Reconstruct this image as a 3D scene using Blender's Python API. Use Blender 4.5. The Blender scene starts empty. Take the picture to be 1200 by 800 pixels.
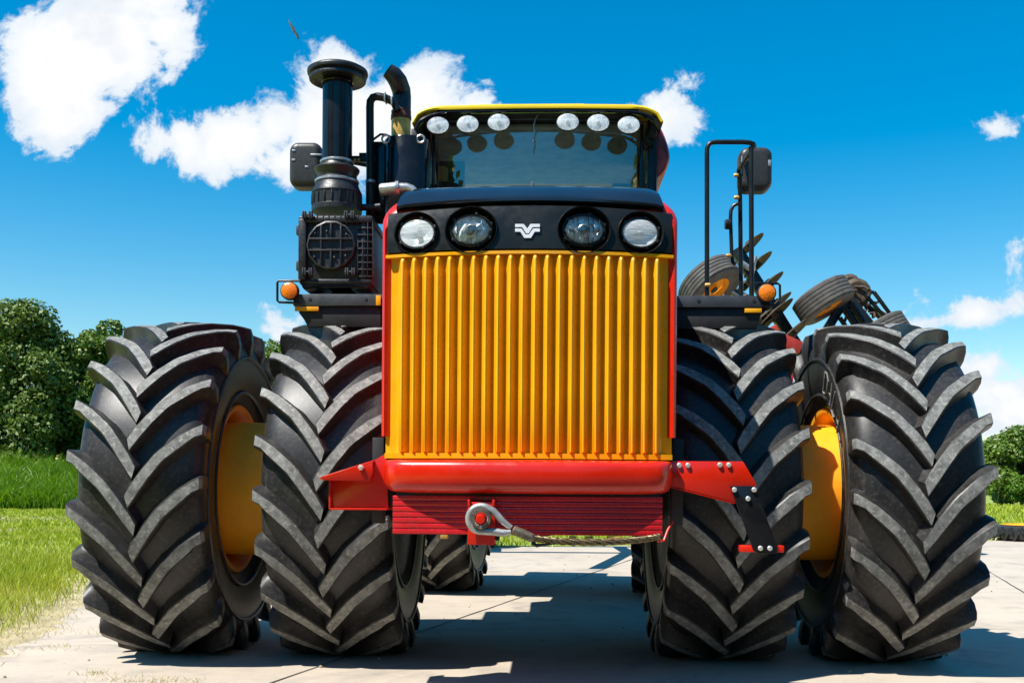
import bpy, bmesh, math, random
import numpy as np
from mathutils import Vector, Matrix, Quaternion
PI = math.pi
R = math.radians
random.seed(7); rng = np.random.default_rng(7)
sc = bpy.context.scene
COL = sc.collection

# ------------------------------------------------------------------ camera
CAMH, F, CX, HY, ROLL = 1.07, 1238.0, 600.0, 566.0, 0.0068
cam = bpy.data.cameras.new('camera')
cam.sensor_width = 36.0; cam.sensor_fit = 'HORIZONTAL'
cam.lens = 36.0*F/1200.0
cam.shift_y = (HY-400.0)/1200.0
cam.clip_start = 0.05; cam.clip_end = 6000
camo = bpy.data.objects.new('camera', cam); COL.objects.link(camo)
camo.matrix_world = Matrix.Translation((0, 0, CAMH)) @ Matrix.Rotation(R(90), 4, 'X') @ Matrix.Rotation(ROLL, 4, 'Z')
sc.camera = camo

# ------------------------------------------------------------------ light
SD = Vector((-0.50, -0.36, 1.0)).normalized()      # towards the sun
ELEV = math.asin(SD.z); AZ = math.atan2(SD.x, SD.y)
sun = bpy.data.lights.new('sun', 'SUN'); sun.energy = 5.0; sun.angle = R(0.53); sun.color = (1.0, 0.965, 0.91)
suno = bpy.data.objects.new('sun', sun); COL.objects.link(suno)
suno.rotation_euler = SD.to_track_quat('Z', 'Y').to_euler()
sc.view_settings.view_transform = 'Standard'; sc.view_settings.look = 'None'
sc.view_settings.gamma = 1.0; sc.view_settings.exposure = 0.68
try: sc.view_settings.use_curve_mapping = False
except Exception: pass

# ------------------------------------------------------------------ sky
world = bpy.data.worlds.new('World'); sc.world = world; world.use_nodes = True
nt = world.node_tree; nt.nodes.clear()
class NT:
    def __init__(s, nt): s.nt = nt
    def n(s, typ, **kw):
        nd = s.nt.nodes.new(typ)
        for k, v in kw.items(): setattr(nd, k, v)
        return nd
    def lk(s, a, b): s.nt.links.new(a, b)
    def put(s, sock, v):
        if hasattr(v, 'is_linked') or isinstance(v, bpy.types.NodeSocket): s.lk(v, sock)
        else: sock.default_value = v
    def m(s, op, a, b=0.0, c=None, clamp=False):
        nd = s.n('ShaderNodeMath', operation=op); nd.use_clamp = clamp
        s.put(nd.inputs[0], a); s.put(nd.inputs[1], b)
        if c is not None: s.put(nd.inputs[2], c)
        return nd.outputs[0]
    def v(s, op, a, b=None):
        nd = s.n('ShaderNodeVectorMath', operation=op)
        s.put(nd.inputs[0], a)
        if b is not None: s.put(nd.inputs[1], b)
        return nd
    def noise(s, vec, scale, detail=4, rough=0.5, dist=0.0):
        nd = s.n('ShaderNodeTexNoise'); nd.inputs['Scale'].default_value = scale
        nd.inputs['Detail'].default_value = detail; nd.inputs['Roughness'].default_value = rough
        nd.inputs['Distortion'].default_value = dist
        if vec is not None: s.lk(vec, nd.inputs['Vector'])
        return nd.outputs['Fac']
    def ss(s, x, lo, hi, a=0.0, b=1.0):
        nd = s.n('ShaderNodeMapRange', interpolation_type='SMOOTHSTEP')
        s.put(nd.inputs[0], x)
        for i, q in enumerate((lo, hi, a, b)): nd.inputs[i+1].default_value = q
        return nd.outputs[0]
    def mix(s, f, a, b):
        nd = s.n('ShaderNodeMix', data_type='RGBA')
        s.put(nd.inputs[0], f); s.put(nd.inputs[6], a); s.put(nd.inputs[7], b)
        return nd.outputs[2]
w = NT(nt)
sky = w.n('ShaderNodeTexSky', sky_type='NISHITA'); sky.sun_disc = False
sky.sun_elevation = ELEV; sky.sun_rotation = AZ % (2*PI)
sky.air_density = 1.25; sky.dust_density = 0.3; sky.ozone_density = 2.5; sky.altitude = 200
hs = w.n('ShaderNodeHueSaturation'); hs.inputs['Saturation'].default_value = 1.66; hs.inputs['Value'].default_value = 1.66
hs.inputs['Hue'].default_value = 0.492
w.lk(sky.outputs[0], hs.inputs['Color'])
tc = w.n('ShaderNodeTexCoord')
sep = w.n('ShaderNodeSeparateXYZ'); w.lk(tc.outputs['Generated'], sep.inputs[0])
ay = w.m('MAXIMUM', w.m('ABSOLUTE', sep.outputs[1]), 0.03)
uu = w.m('DIVIDE', sep.outputs[0], ay); vv = w.m('DIVIDE', sep.outputs[2], ay)
cmb = w.n('ShaderNodeCombineXYZ'); w.lk(uu, cmb.inputs[0]); w.lk(vv, cmb.inputs[1])
uv = cmb.outputs[0]
n1 = w.noise(uv, 10.0, 12, 0.64, 0.5)
n2 = w.noise(uv, 38.0, 8, 0.65, 0.3)
CLOUDS = [(120,55,100,62),(45,60,62,45),(75,125,45,50),(60,95,70,50),(185,45,45,42),(150,5,80,35),(215,165,62,38),(270,170,70,46),
          (322,150,36,40),(330,190,70,30),(400,85,55,35),(395,150,70,55),(480,125,75,50),(528,140,52,42),(440,170,80,40),
          (778,132,40,24),(812,134,24,11),(1156,146,22,9),(1140,368,48,20),(1195,358,30,22),(1112,374,62,22),(1150,425,60,26),(1165,455,58,30),
          (1195,480,60,36),(1195,420,22,15),(1160,410,24,10),(1060,374,18,9),(330,400,30,14),(1120,415,20,10),(810,98,16,7),
          (1320,300,120,60),(-150,260,130,60),(1500,430,200,60),(-260,430,200,40)]
field = None
for (px, py, rx, ry) in CLOUDS:
    rx *= 1.07; ry *= 1.07
    c = ((px-CX)/F, (HY-py)/F, 0)
    d = w.v('SUBTRACT', uv, c); d = w.v('MULTIPLY', d.outputs[0], (F/rx, F/ry, 0))
    L = w.v('LENGTH', d.outputs[0]).outputs['Value']
    g = w.m('MULTIPLY', w.m('SUBTRACT', 1.0, L), min(rx, ry)/42.0)
    if field is None: field = g
    else:
        field = w.m('SMOOTH_MAX', field, g, 0.25)
field = w.m('MAXIMUM', field, -1.2)
nz = w.m('ADD', w.m('MULTIPLY', w.m('SUBTRACT', n1, 0.5), 3.4), w.m('MULTIPLY', w.m('SUBTRACT', n2, 0.5), 1.1))
front = w.m('GREATER_THAN', sep.outputs[1], 0.0)
back = w.m('SUBTRACT', w.m('MULTIPLY', w.noise(uv, 1.3, 8, 0.6), 3.0), 2.5)
fm = w.m('ADD', w.m('MULTIPLY', front, field), w.m('MULTIPLY', w.m('SUBTRACT', 1.0, front), back))
cl = w.ss(w.m('ADD', fm, nz), -0.08, 0.34)
cl = w.m('MULTIPLY', cl, w.ss(sep.outputs[2], 0.0, 0.03))
thick = w.ss(w.m('ADD', fm, w.m('MULTIPLY', nz, 0.7)), 0.0, 0.9)
shade = w.noise(uv, 14.0, 5, 0.55)
ccol = w.mix(w.m('MULTIPLY', w.ss(shade, 0.46, 0.70), 0.6), (11.2, 11.2, 11.2, 1), (8.0, 8.6, 9.6, 1))
ccol = w.mix(thick, (8.3, 9.3, 10.4, 1), ccol)
tot = w.mix(cl, hs.outputs[0], ccol)
bg = w.n('ShaderNodeBackground'); bg.inputs['Strength'].default_value = 0.058
w.lk(tot, bg.inputs['Color'])
out = w.n('ShaderNodeOutputWorld'); w.lk(bg.outputs[0], out.inputs['Surface'])

# ------------------------------------------------------------------ materials
def newmat(name):
    m = bpy.data.materials.new(name); m.use_nodes = True
    t = m.node_tree; t.nodes.clear()
    k = NT(t)
    o = k.n('ShaderNodeOutputMaterial'); p = k.n('ShaderNodeBsdfPrincipled')
    k.lk(p.outputs[0], o.inputs['Surface'])
    return m, k, p, o
def bump(k, p, h, strength=0.3, dist=0.01):
    b = k.n('ShaderNodeBump'); b.inputs['Strength'].default_value = strength; b.inputs['Distance'].default_value = dist
    k.lk(h, b.inputs['Height']); k.lk(b.outputs[0], p.inputs['Normal'])
def simple(name, col, rough=0.5, metal=0.0, coat=0.0, var=0.12, vscale=6.0, bs=0.0, bscale=200.0, spec=None, rvar=0.1, dirt=0.0, dirtcol=(0.25,0.2,0.15), ior=None):
    m, k, p, o = newmat(name)
    g = k.n('ShaderNodeTexCoord').outputs['Object']
    n = k.noise(g, vscale, 6, 0.6)
    c1 = tuple(c*(1-var) for c in col)+(1,); c2 = tuple(min(1, c*(1+var)) for c in col)+(1,)
    cc = k.mix(k.ss(n, 0.3, 0.7), c1, c2)
    if dirt:
        d = k.ss(k.noise(g, 11.0, 8, 0.7), 0.52, 0.75)
        cc = k.mix(k.m('MULTIPLY', d, dirt), cc, dirtcol+(1,))
    k.lk(cc, p.inputs['Base Color'])
    k.lk(k.ss(k.noise(g, vscale*3, 5, 0.6), 0.25, 0.75, max(0.02, rough-rvar), min(1, rough+rvar)), p.inputs['Roughness'])
    p.inputs['Metallic'].default_value = metal; p.inputs['Coat Weight'].default_value = coat
    p.inputs['Coat Roughness'].default_value = 0.06
    if spec is not None: p.inputs['Specular IOR Level'].default_value = spec
    if ior: p.inputs['IOR'].default_value = ior
    if bs: bump(k, p, k.noise(g, bscale, 4, 0.6), bs, 0.004)
    return m
M = {}
M['red'] = simple('red_paint', (0.62, 0.015, 0.002), 0.27, 0, 0.2, 0.06, 3, dirt=0.10, dirtcol=(0.35,0.05,0.03))
M['weight'] = simple('weight_paint', (0.52, 0.010, 0.016), 0.28, 0, 0.4, 0.10, 9, 0.25, 60)
M['yellow'] = simple('yellow_paint', (0.85, 0.375, 0.003), 0.32, 0, 0.3, 0.06, 4, dirt=0.15, dirtcol=(0.45,0.22,0.03))
M['roof'] = simple('roof_yellow', (0.85, 0.56, 0.004), 0.3, 0, 0.4, 0.04, 4)
M['gloss_black'] = simple('gloss_black', (0.009, 0.009, 0.010), 0.17, 0, 0.15, 0.2, 4, spec=0.32, dirt=0.10, dirtcol=(0.10,0.09,0.08))
M['satin_black'] = simple('satin_black', (0.011, 0.012, 0.011), 0.33, 0, 0.0, 0.2, 5, 0.05, 300, spec=0.35)
M['plastic'] = simple('black_plastic', (0.018, 0.018, 0.018), 0.40, 0, 0, 0.3, 20, 0.15, 350, dirt=0.25, dirtcol=(0.07,0.07,0.068))
M['steel'] = simple('dark_steel', (0.045, 0.05, 0.055), 0.42, 0.0, 0, 0.15, 8, 0.08, 200)
M['deep'] = simple('dark_frame', (0.012, 0.012, 0.012), 0.6, 0, 0, 0.3, 8)
M['chrome'] = simple('bright_chrome', (0.85, 0.86, 0.88), 0.10, 1.0, 0, 0.03, 8)
M['facet'] = simple('reflector_facets', (0.95, 0.95, 0.93), 0.25, 0.12, 0, 0.05, 30)
M['galv'] = simple('galvanised_steel', (0.50, 0.50, 0.48), 0.34, 0.7, 0, 0.12, 40, 0.1, 120)
M['brass'] = simple('heated_brass', (0.62, 0.36, 0.08), 0.38, 0.35, 0, 0.35, 14)
M['bolt'] = simple('zinc_bolt', (0.75, 0.73, 0.66), 0.35, 0.6, 0, 0.1, 40)
M['white'] = simple('white_enamel', (0.80, 0.81, 0.84), 0.35, 0, 0.2, 0.03, 8)
M['wire'] = simple('wire_rope', (0.15, 0.11, 0.055), 0.40, 0.6, 0, 0.4, 60, 0.3, 300)
M['ferrule'] = simple('worn_ferrule', (0.17, 0.14, 0.10), 0.5, 0.6, 0, 0.4, 40, 0.4, 150)
M['earth'] = simple('earthy_steel', (0.075, 0.052, 0.03), 0.75, 0.2, 0, 0.5, 14, 0.6, 60, dirt=0.5, dirtcol=(0.16,0.11,0.07))
M['rimyellow'] = simple('rim_paint', (0.88, 0.36, 0.002), 0.6, 0, 0.0, 0.08, 5, 0.12, 30, dirt=0.2, dirtcol=(0.45,0.2,0.02))
M['seat'] = simple('seat_fabric', (0.05, 0.055, 0.06), 0.85, 0, 0, 0.2, 20)
M['trim'] = simple('cab_trim', (0.45, 0.47, 0.46), 0.8, 0, 0, 0.2, 10)
M['mirrorback'] = simple('mirror_housing', (0.030, 0.028, 0.025), 0.40, 0, 0, 0.2, 30, 0.12, 400)
M['label'] = simple('paper_label', (0.55, 0.47, 0.42), 0.7, 0, 0, 0.1, 30)
M['redhaze'] = simple('smoked_red', (0.36, 0.03, 0.02), 0.38, 0, 0.0, 0.7, 7)
def amber():
    m, k, p, o = newmat('amber_lens')
    g = k.n('ShaderNodeTexCoord').outputs['Object']
    v = k.n('ShaderNodeTexVoronoi'); v.inputs['Scale'].default_value = 90; k.lk(g, v.inputs['Vector'])
    p.inputs['Base Color'].default_value = (0.85, 0.20, 0.006, 1); p.inputs['Roughness'].default_value = 0.25
    bump(k, p, v.outputs['Distance'], 0.5, 0.004); return m
M['amber'] = amber()
def frosted(name, col):
    m, k, p, o = newmat(name)
    g = k.n('ShaderNodeTexCoord').outputs['Object']
    mp = k.n('ShaderNodeMapping'); mp.inputs['Scale'].default_value = (10, 1, 75); k.lk(g, mp.inputs[0])
    n = k.noise(mp.outputs[0], 1.4, 4, 0.6, 0.6)
    k.lk(k.mix(k.ss(n, 0.3, 0.7), tuple(c*0.68 for c in col)+(1,), col+(1,)), p.inputs['Base Color'])
    p.inputs['Roughness'].default_value = 0.28; p.inputs['Metallic'].default_value = 0.15
    p.inputs['Coat Weight'].default_value = 0.35; p.inputs['Coat Roughness'].default_value = 0.05
    bump(k, p, n, 0.25, 0.004); return m
M['frost'] = frosted('ribbed_lens', (0.68, 0.68, 0.67))
def ribbedglass(name, scl, amt):
    m, k, p, o = newmat(name)
    g = k.n('ShaderNodeTexCoord').outputs['Object']
    mp = k.n('ShaderNodeMapping'); mp.inputs['Scale'].default_value = scl; k.lk(g, mp.inputs[0])
    n = k.noise(mp.outputs[0], 1.0, 3, 0.6, 0.4)
    p.inputs['Base Color'].default_value = (0.86, 0.88, 0.88, 1); p.inputs['Roughness'].default_value = 0.12; p.inputs['Coat Weight'].default_value = 0.6
    bump(k, p, n, 0.4, 0.005)
    tr = k.n('ShaderNodeBsdfTransparent'); tr.inputs['Color'].default_value = (0.93, 0.96, 0.97, 1)
    mx = k.n('ShaderNodeMixShader'); k.lk(k.ss(n, 0.35, 0.65, amt*0.55, amt*1.35), mx.inputs[0]); k.lk(tr.outputs[0], mx.inputs[1]); k.lk(p.outputs[0], mx.inputs[2])
    k.lk(mx.outputs[0], o.inputs['Surface']); return m
M['ribglass'] = ribbedglass('ribbed_glass', (12, 1, 90), 0.42)
M['roofglass'] = ribbedglass('roof_lamp_glass', (70, 1, 25), 0.42)
M['worklens'] = frosted('work_light_lens', (0.92, 0.93, 0.92))
def glassmat(name, tint, amount, rough=0.0):
    m, k, p, o = newmat(name)
    k.nt.nodes.remove(p)
    tr = k.n('ShaderNodeBsdfTransparent'); tr.inputs['Color'].default_value = tint+(1,)
    gl = k.n('ShaderNodeBsdfGlossy'); gl.inputs['Roughness'].default_value = rough
    gl.inputs['Color'].default_value = (0.98, 0.95, 0.88, 1)
    fr = k.n('ShaderNodeFresnel'); fr.inputs['IOR'].default_value = 1.5
    fac = k.m('ADD', fr.outputs[0], amount, clamp=True)
    mx = k.n('ShaderNodeMixShader'); k.lk(fac, mx.inputs[0]); k.lk(tr.outputs[0], mx.inputs[1]); k.lk(gl.outputs[0], mx.inputs[2])
    k.lk(mx.outputs[0], o.inputs['Surface']); return m
M['cabglass'] = glassmat('cab_glass', (0.74, 0.82, 0.78), 0.16)
M['lensglass'] = glassmat('lens_glass', (0.95, 0.97, 0.98), 0.03)
def rubber(name, lo, hi, dust, scale=7.0, amt=0.8, rough=0.62):
    m, k, p, o = newmat(name)
    g = k.n('ShaderNodeTexCoord').outputs['Object']
    a = k.noise(g, scale, 8, 0.65); b = k.noise(g, 42.0, 6, 0.7); f = k.noise(g, 170.0, 4, 0.7)
    c = k.mix(k.ss(a, 0.3, 0.7), lo+(1,), hi+(1,))
    c = k.mix(k.m('MULTIPLY', k.ss(b, 0.48, 0.72), amt), c, dust+(1,))
    c = k.mix(k.m('MULTIPLY', k.ss(f, 0.56, 0.70), 0.55), c, tuple(0.45*x for x in lo)+(1,))
    k.lk(c, p.inputs['Base Color']); p.inputs['Roughness'].default_value = rough
    p.inputs['Specular IOR Level'].default_value = 0.36 if rough < .5 else 0.2
    bump(k, p, k.m('ADD', k.m('MULTIPLY', b, 0.35), k.m('MULTIPLY', f, 0.6)), 0.3, 0.004); return m
M['rubber'] = rubber('tyre_rubber', (0.011, 0.011, 0.011), (0.036, 0.034, 0.032), (0.11, 0.094, 0.076), 3.0, 0.5, 0.40)
M['lugtop'] = rubber('worn_lug_rubber', (0.10, 0.10, 0.092), (0.23, 0.23, 0.21), (0.42, 0.41, 0.37), 16, 0.75, 0.6)
M['smallrubber'] = rubber('ribbed_tyre_rubber', (0.07, 0.065, 0.058), (0.12, 0.11, 0.10), (0.18, 0.165, 0.14), 9, 0.6)

def concrete():
    m, k, p, o = newmat('concrete')
    g = k.n('ShaderNodeTexCoord').outputs['Object']
    a = k.noise(g, 0.35, 6, 0.6); b = k.noise(g, 2.6, 8, 0.7); f = k.noise(g, 55, 5, 0.75); s = k.noise(g, 9, 6, 0.7)
    mp = k.n('ShaderNodeMapping'); mp.inputs['Rotation'].default_value = (0, 0, R(-18)); mp.inputs['Scale'].default_value = (2.0, 55, 1); k.lk(g, mp.inputs[0])
    st = k.noise(mp.outputs[0], 1.0, 4, 0.6, 0.4)
    c = k.mix(k.ss(a, 0.3, 0.7), (0.42, 0.355, 0.275, 1), (0.50, 0.425, 0.335, 1))
    c = k.mix(k.m('MULTIPLY', k.ss(b, 0.46, 0.76), 0.7), c, (0.27, 0.24, 0.20, 1))
    c = k.mix(k.m('MULTIPLY', k.ss(st, 0.50, 0.75), 0.4), c, (0.30, 0.275, 0.24, 1))
    tm = k.noise(g, 0.9, 7, 0.7, 1.0)
    c = k.mix(k.m('MULTIPLY', k.ss(tm, 0.52, 0.68), 0.6), c, (0.22, 0.20, 0.175, 1))
    c = k.mix(k.m('MULTIPLY', k.ss(f, 0.58, 0.74), 0.55), c, (0.20, 0.18, 0.16, 1))
    c = k.mix(k.m('MULTIPLY', k.ss(s, 0.62, 0.72), 0.6), c, (0.22, 0.20, 0.17, 1))
    k.lk(c, p.inputs['Base Color']); p.inputs['Roughness'].default_value = 0.85
    bump(k, p, k.m('ADD', k.m('MULTIPLY', st, 0.8), f), 0.35, 0.006); return m
M['concrete'] = concrete()
def soil():
    m, k, p, o = newmat('turf_soil')
    g = k.n('ShaderNodeTexCoord').outputs['Object']
    a = k.noise(g, 0.22, 7, 0.65); b = k.noise(g, 3.0, 8, 0.7)
    c = k.mix(k.ss(a, 0.35, 0.65), (0.17, 0.24, 0.02, 1), (0.26, 0.31, 0.04, 1))
    c = k.mix(k.m('MULTIPLY', k.ss(b, 0.45, 0.75), 0.7), c, (0.27, 0.24, 0.09, 1))
    k.lk(c, p.inputs['Base Color']); p.inputs['Roughness'].default_value = 0.95
    bump(k, p, b, 0.6, 0.05); return m
M['soil'] = soil()
M['dirt'] = simple('sandy_dirt', (0.40, 0.33, 0.19), 0.95, 0, 0, 0.25, 3, 0.6, 30)
def leafmat(name, c1, c2, c3, trans=0.35):
    m, k, p, o = newmat(name)
    gi = k.n('ShaderNodeNewGeometry').outputs['Random Per Island']
    g = k.n('ShaderNodeTexCoord').outputs['Object']
    n = k.noise(g, 0.9, 4, 0.6)
    c = k.mix(gi, c1+(1,), c2+(1,))
    c = k.mix(k.m('MULTIPLY', k.ss(n, 0.45, 0.7), 0.6), c, c3+(1,))
    k.lk(c, p.inputs['Base Color']); p.inputs['Roughness'].default_value = 0.5
    tl = k.n('ShaderNodeBsdfTranslucent'); k.lk(c, tl.inputs['Color'])
    mx = k.n('ShaderNodeMixShader'); mx.inputs[0].default_value = trans
    k.lk(p.outputs[0], mx.inputs[1]); k.lk(tl.outputs[0], mx.inputs[2]); k.lk(mx.outputs[0], o.inputs['Surface']); return m
M['leaf'] = leafmat('dark_leaf', (0.045, 0.095, 0.008), (0.13, 0.20, 0.022), (0.26, 0.33, 0.07), 0.2)
M['leaf2'] = leafmat('mid_leaf', (0.05, 0.11, 0.008), (0.13, 0.215, 0.02), (0.24, 0.33, 0.05), 0.2)
M['leaf3'] = leafmat('bright_leaf', (0.06, 0.15, 0.006), (0.12, 0.24, 0.015), (0.16, 0.28, 0.02), 0.3)
M['crop'] = leafmat('crop_leaf', (0.08, 0.20, 0.004), (0.19, 0.36, 0.008), (0.26, 0.42, 0.02), 0.4)
M['grass'] = leafmat('grass_blade', (0.22, 0.30, 0.008), (0.44, 0.50, 0.018), (0.52, 0.50, 0.07), 0.4)
M['straw'] = leafmat('dry_blade', (0.42, 0.37, 0.17), (0.58, 0.52, 0.30), (0.42, 0.42, 0.12), 0.3)
M['bark'] = simple('bark', (0.09, 0.065, 0.045), 0.9, 0, 0, 0.4, 8, 0.6, 20)
M['flower'] = simple('yellow_petal', (0.85, 0.50, 0.01), 0.7)

# ------------------------------------------------------------------ mesh helpers
class MB:
    def __init__(s): s.v = []; s.f = []; s.mi = []
    def add(s, vs, fs, mi=0):
        o = len(s.v); s.v.extend([tuple(p) for p in vs]); s.f.extend([tuple(i+o for i in f) for f in fs]); s.mi.extend([mi]*len(fs)); return s
    def grid(s, P, cu=False, cv=False, mi=0):
        nu, nv = len(P), len(P[0]); vs = [p for r in P for p in r]; fs = []
        for i in range(nu if cu else nu-1):
            for j in range(nv if cv else nv-1):
                a, b = i, (i+1) % nu; c, d = j, (j+1) % nv
                fs.append((a*nv+c, b*nv+c, b*nv+d, a*nv+d))
        return s.add(vs, fs, mi)
    def box(s, lo, hi, bev=0.0, T=None, seg=2, mi=0):
        bm = bmesh.new(); bmesh.ops.create_cube(bm, size=1)
        for v in bm.verts:
            v.co = Vector([(lo[i]+hi[i])/2 + v.co[i]*(hi[i]-lo[i]) for i in range(3)])
        if bev: bmesh.ops.bevel(bm, geom=bm.edges[:], offset=bev, segments=seg, affect='EDGES', profile=0.5)
        return s.bm(bm, T, mi)
    def bm(s, bm, T=None, mi=0):
        if T is not None: bm.transform(T)
        bm.verts.index_update()
        s.add([v.co[:] for v in bm.verts], [[v.index for v in f.verts] for f in bm.faces], mi); bm.free(); return s
    def prism(s, poly, y0, y1, bev=0.0, T=None, seg=2, mi=0):
        """polygon in (x,z) extruded from y0 (front) to y1 (back)"""
        bm = bmesh.new()
        a = [bm.verts.new((x, y0, z)) for x, z in poly]; b = [bm.verts.new((x, y1, z)) for x, z in poly]
        n = len(poly); fa = bm.faces.new(a); fb = bm.faces.new(b[::-1])
        for i in range(n): bm.faces.new((a[i], b[i], b[(i+1) % n], a[(i+1) % n]))
        bmesh.ops.recalc_face_normals(bm, faces=bm.faces[:])
        if bev: bmesh.ops.bevel(bm, geom=bm.edges[:], offset=bev, segments=seg, affect='EDGES', profile=0.5)
        return s.bm(bm, T, mi)
    def tube(s, path, r, n=10, cap=True, mi=0, closed=False):
        P = [Vector(p) for p in path]; m = len(P); rr = r if isinstance(r, (list, tuple)) else [r]*m
        rings = []; prev = None
        for i in range(m):
            if closed: t = (P[(i+1) % m]-P[i-1])
            else: t = (P[min(i+1, m-1)]-P[max(i-1, 0)])
            t.normalize()
            if prev is None:
                u = t.cross(Vector((0, 0, 1)))
                if u.length < 1e-3: u = t.cross(Vector((1, 0, 0)))
                u.normalize()
            else:
                u = (prev - t*prev.dot(t)).normalized()
            prev = u; v = t.cross(u)
            rings.append([P[i]+(u*math.cos(2*PI*j/n)+v*math.sin(2*PI*j/n))*rr[i] for j in range(n)])
        o = len(s.v); s.grid(rings, cu=closed, cv=True, mi=mi)
        if cap and not closed:
            s.f.append(tuple(range(o, o+n))); s.mi.append(mi)
            s.f.append(tuple(range(o+(m-1)*n, o+m*n))); s.mi.append(mi)
        return s
    def lathe(s, prof, c=(0, 0, 0), axis='Z', n=32, sx=1.0, sy=1.0, cap=True, T=None, mi=0):
        """prof = [(r, h)]; h along the axis"""
        rings = []
        for r, h in prof:
            ring = []
            for j in range(n):
                a = 2*PI*j/n; p, q = r*math.cos(a)*sx, r*math.sin(a)*sy
                if axis == 'Z': P = (p, q, h)
                elif axis == 'X': P = (h, p, q)
                else: P = (p, h, q)
                P = Vector(P)+Vector(c)
                if T is not None: P = T @ P
                ring.append(P)
            rings.append(ring)
        o = len(s.v); s.grid(rings, cv=True, mi=mi); m = len(prof)
        if cap:
            if prof[0][0] > 1e-4: s.f.append(tuple(range(o, o+n))); s.mi.append(mi)
            if prof[-1][0] > 1e-4: s.f.append(tuple(range(o+(m-1)*n, o+m*n))); s.mi.append(mi)
        return s
    def build(s, name, mat, parent=None, angle=35, T=None, weld=True, recalc=True):
        me = bpy.data.meshes.new(name)
        vs = s.v if T is None else [tuple(T @ Vector(p)) for p in s.v]
        me.from_pydata(vs, [], s.f)
        mats = mat if isinstance(mat, (list, tuple)) else [mat]
        for q in mats: me.materials.append(q)
        me.polygons.foreach_set('material_index', s.mi)
        if weld or recalc:
            bm = bmesh.new(); bm.from_mesh(me)
            if weld: bmesh.ops.remove_doubles(bm, verts=bm.verts[:], dist=1e-5)
            if recalc: bmesh.ops.recalc_face_normals(bm, faces=bm.faces[:])
            bm.to_mesh(me); bm.free()
        if angle:
            me.polygons.foreach_set('use_smooth', [True]*len(me.polygons)); me.set_sharp_from_angle(angle=R(angle))
        me.update()
        o = bpy.data.objects.new(name, me); COL.objects.link(o)
        if parent: o.parent = parent
        return o
def tag(o, label=None, cat=None, group=None, kind=None):
    for k, q in (('label', label), ('category', cat), ('group', group), ('kind', kind)):
        if q: o[k] = q
    return o
def empty(name, loc, rz=0.0, parent=None):
    o = bpy.data.objects.new(name, None); COL.objects.link(o); o.location = loc; o.rotation_euler = (0, 0, rz)
    o.empty_display_size = 0.2
    if parent: o.parent = parent
    return o
def arc(c, r, a0, a1, n, plane='xz', const=0.0):
    pts = []
    for i in range(n+1):
        a = R(a0+(a1-a0)*i/n); p, q = c[0]+r*math.cos(a), c[1]+r*math.sin(a)
        pts.append((p, const, q) if plane == 'xz' else (p, q, const))
    return pts
def boolean_cut(ob, cutters):
    for c in cutters:
        md = ob.modifiers.new('cut', 'BOOLEAN'); md.operation = 'DIFFERENCE'; md.object = c; md.solver = 'EXACT'
    dg = bpy.context.evaluated_depsgraph_get(); dg.update()
    me = bpy.data.meshes.new_from_object(ob.evaluated_get(dg))
    ob.modifiers.clear(); old = ob.data; ob.data = me; me.name = ob.name
    me.polygons.foreach_set('use_smooth', [True]*len(me.polygons)); me.set_sharp_from_angle(angle=R(30))
    for c in cutters:
        d = c.data; bpy.data.objects.remove(c); bpy.data.meshes.remove(d)

# ------------------------------------------------------------------ where the tractor stands
TX, TY, YAW = 0.13, 6.75, R(2.0)
cY, sY = math.cos(YAW), math.sin(YAW)
def ray(px, py):
    dx, dy = px-CX, py-HY
    c, s_ = math.cos(ROLL), math.sin(ROLL)
    dx, dy = dx*c+dy*s_, -dx*s_+dy*c
    return dx/F, -dy/F
def at(px, py, ly):            # a point of the photograph at depth ly of the tractor, in the tractor's own axes
    dx, dz = ray(px, py)
    Y = (ly + TX*sY + TY*cY)/(dx*sY+cY); X = dx*Y
    lx = (X-TX)*cY - (Y-TY)*sY
    return lx, CAMH+dz*Y
def atw(px, py, Y):            # the same in world axes
    dx, dz = ray(px, py)
    return Vector((dx*Y, Y, CAMH+dz*Y))
def sc_at(ly): return F/(TY+ly)

# ================================================================== SETTING
g = MB(); g.grid([[(-2500, -2500, 0), (-2500, 2500, 0)], [(2500, -2500, 0), (2500, 2500, 0)]])
tag(g.build('ground', M['soil'], angle=0), kind='structure')
edge = [(-2.6, 4.3), (-2.78, 4.7), (-3.02, 6.0), (-3.2, 6.9), (-3.28, 7.6), (-3.62, 8.8), (-3.85, 10.2), (-4.4, 13), (-5.0, 16.6)]
far = [(-3, 17.0), (0, 17.7), (4, 18.9), (10, 21.0), (22, 25), (60, 38), (60, 4.3)]
EDGE = edge
poly = []
for i in range(len(edge)-1):
    (x0, y0), (x1, y1) = edge[i], edge[i+1]
    n = max(1, int((y1-y0)/0.15)) 
    for j in range(n):
        t = j/n; poly.append((x0+(x1-x0)*t+random.uniform(-.06, .06), y0+(y1-y0)*t))
poly += [edge[-1]]+far
bm = bmesh.new(); bm.faces.new([bm.verts.new((x, y, 0.004)) for x, y in poly]); bmesh.ops.triangulate(bm, faces=bm.faces[:])
pm = MB().bm(bm); tag(pm.build('pavement', M['concrete'], angle=0), kind='structure')
ag = MB(); ag.grid([[(-2.2, -40, .002), (60, -40, .002)], [(-2.2, 4.295, .002), (60, 4.295, .002)]]); tag(ag.build('unseen_dark_ground', simple('bounce_cut_dark', (.055, .053, .05), .9, 0, 0, .3, 2, .5, 80), angle=0), kind='structure')  # unseen dark ground below and behind the view, added to cut bounced light
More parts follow.
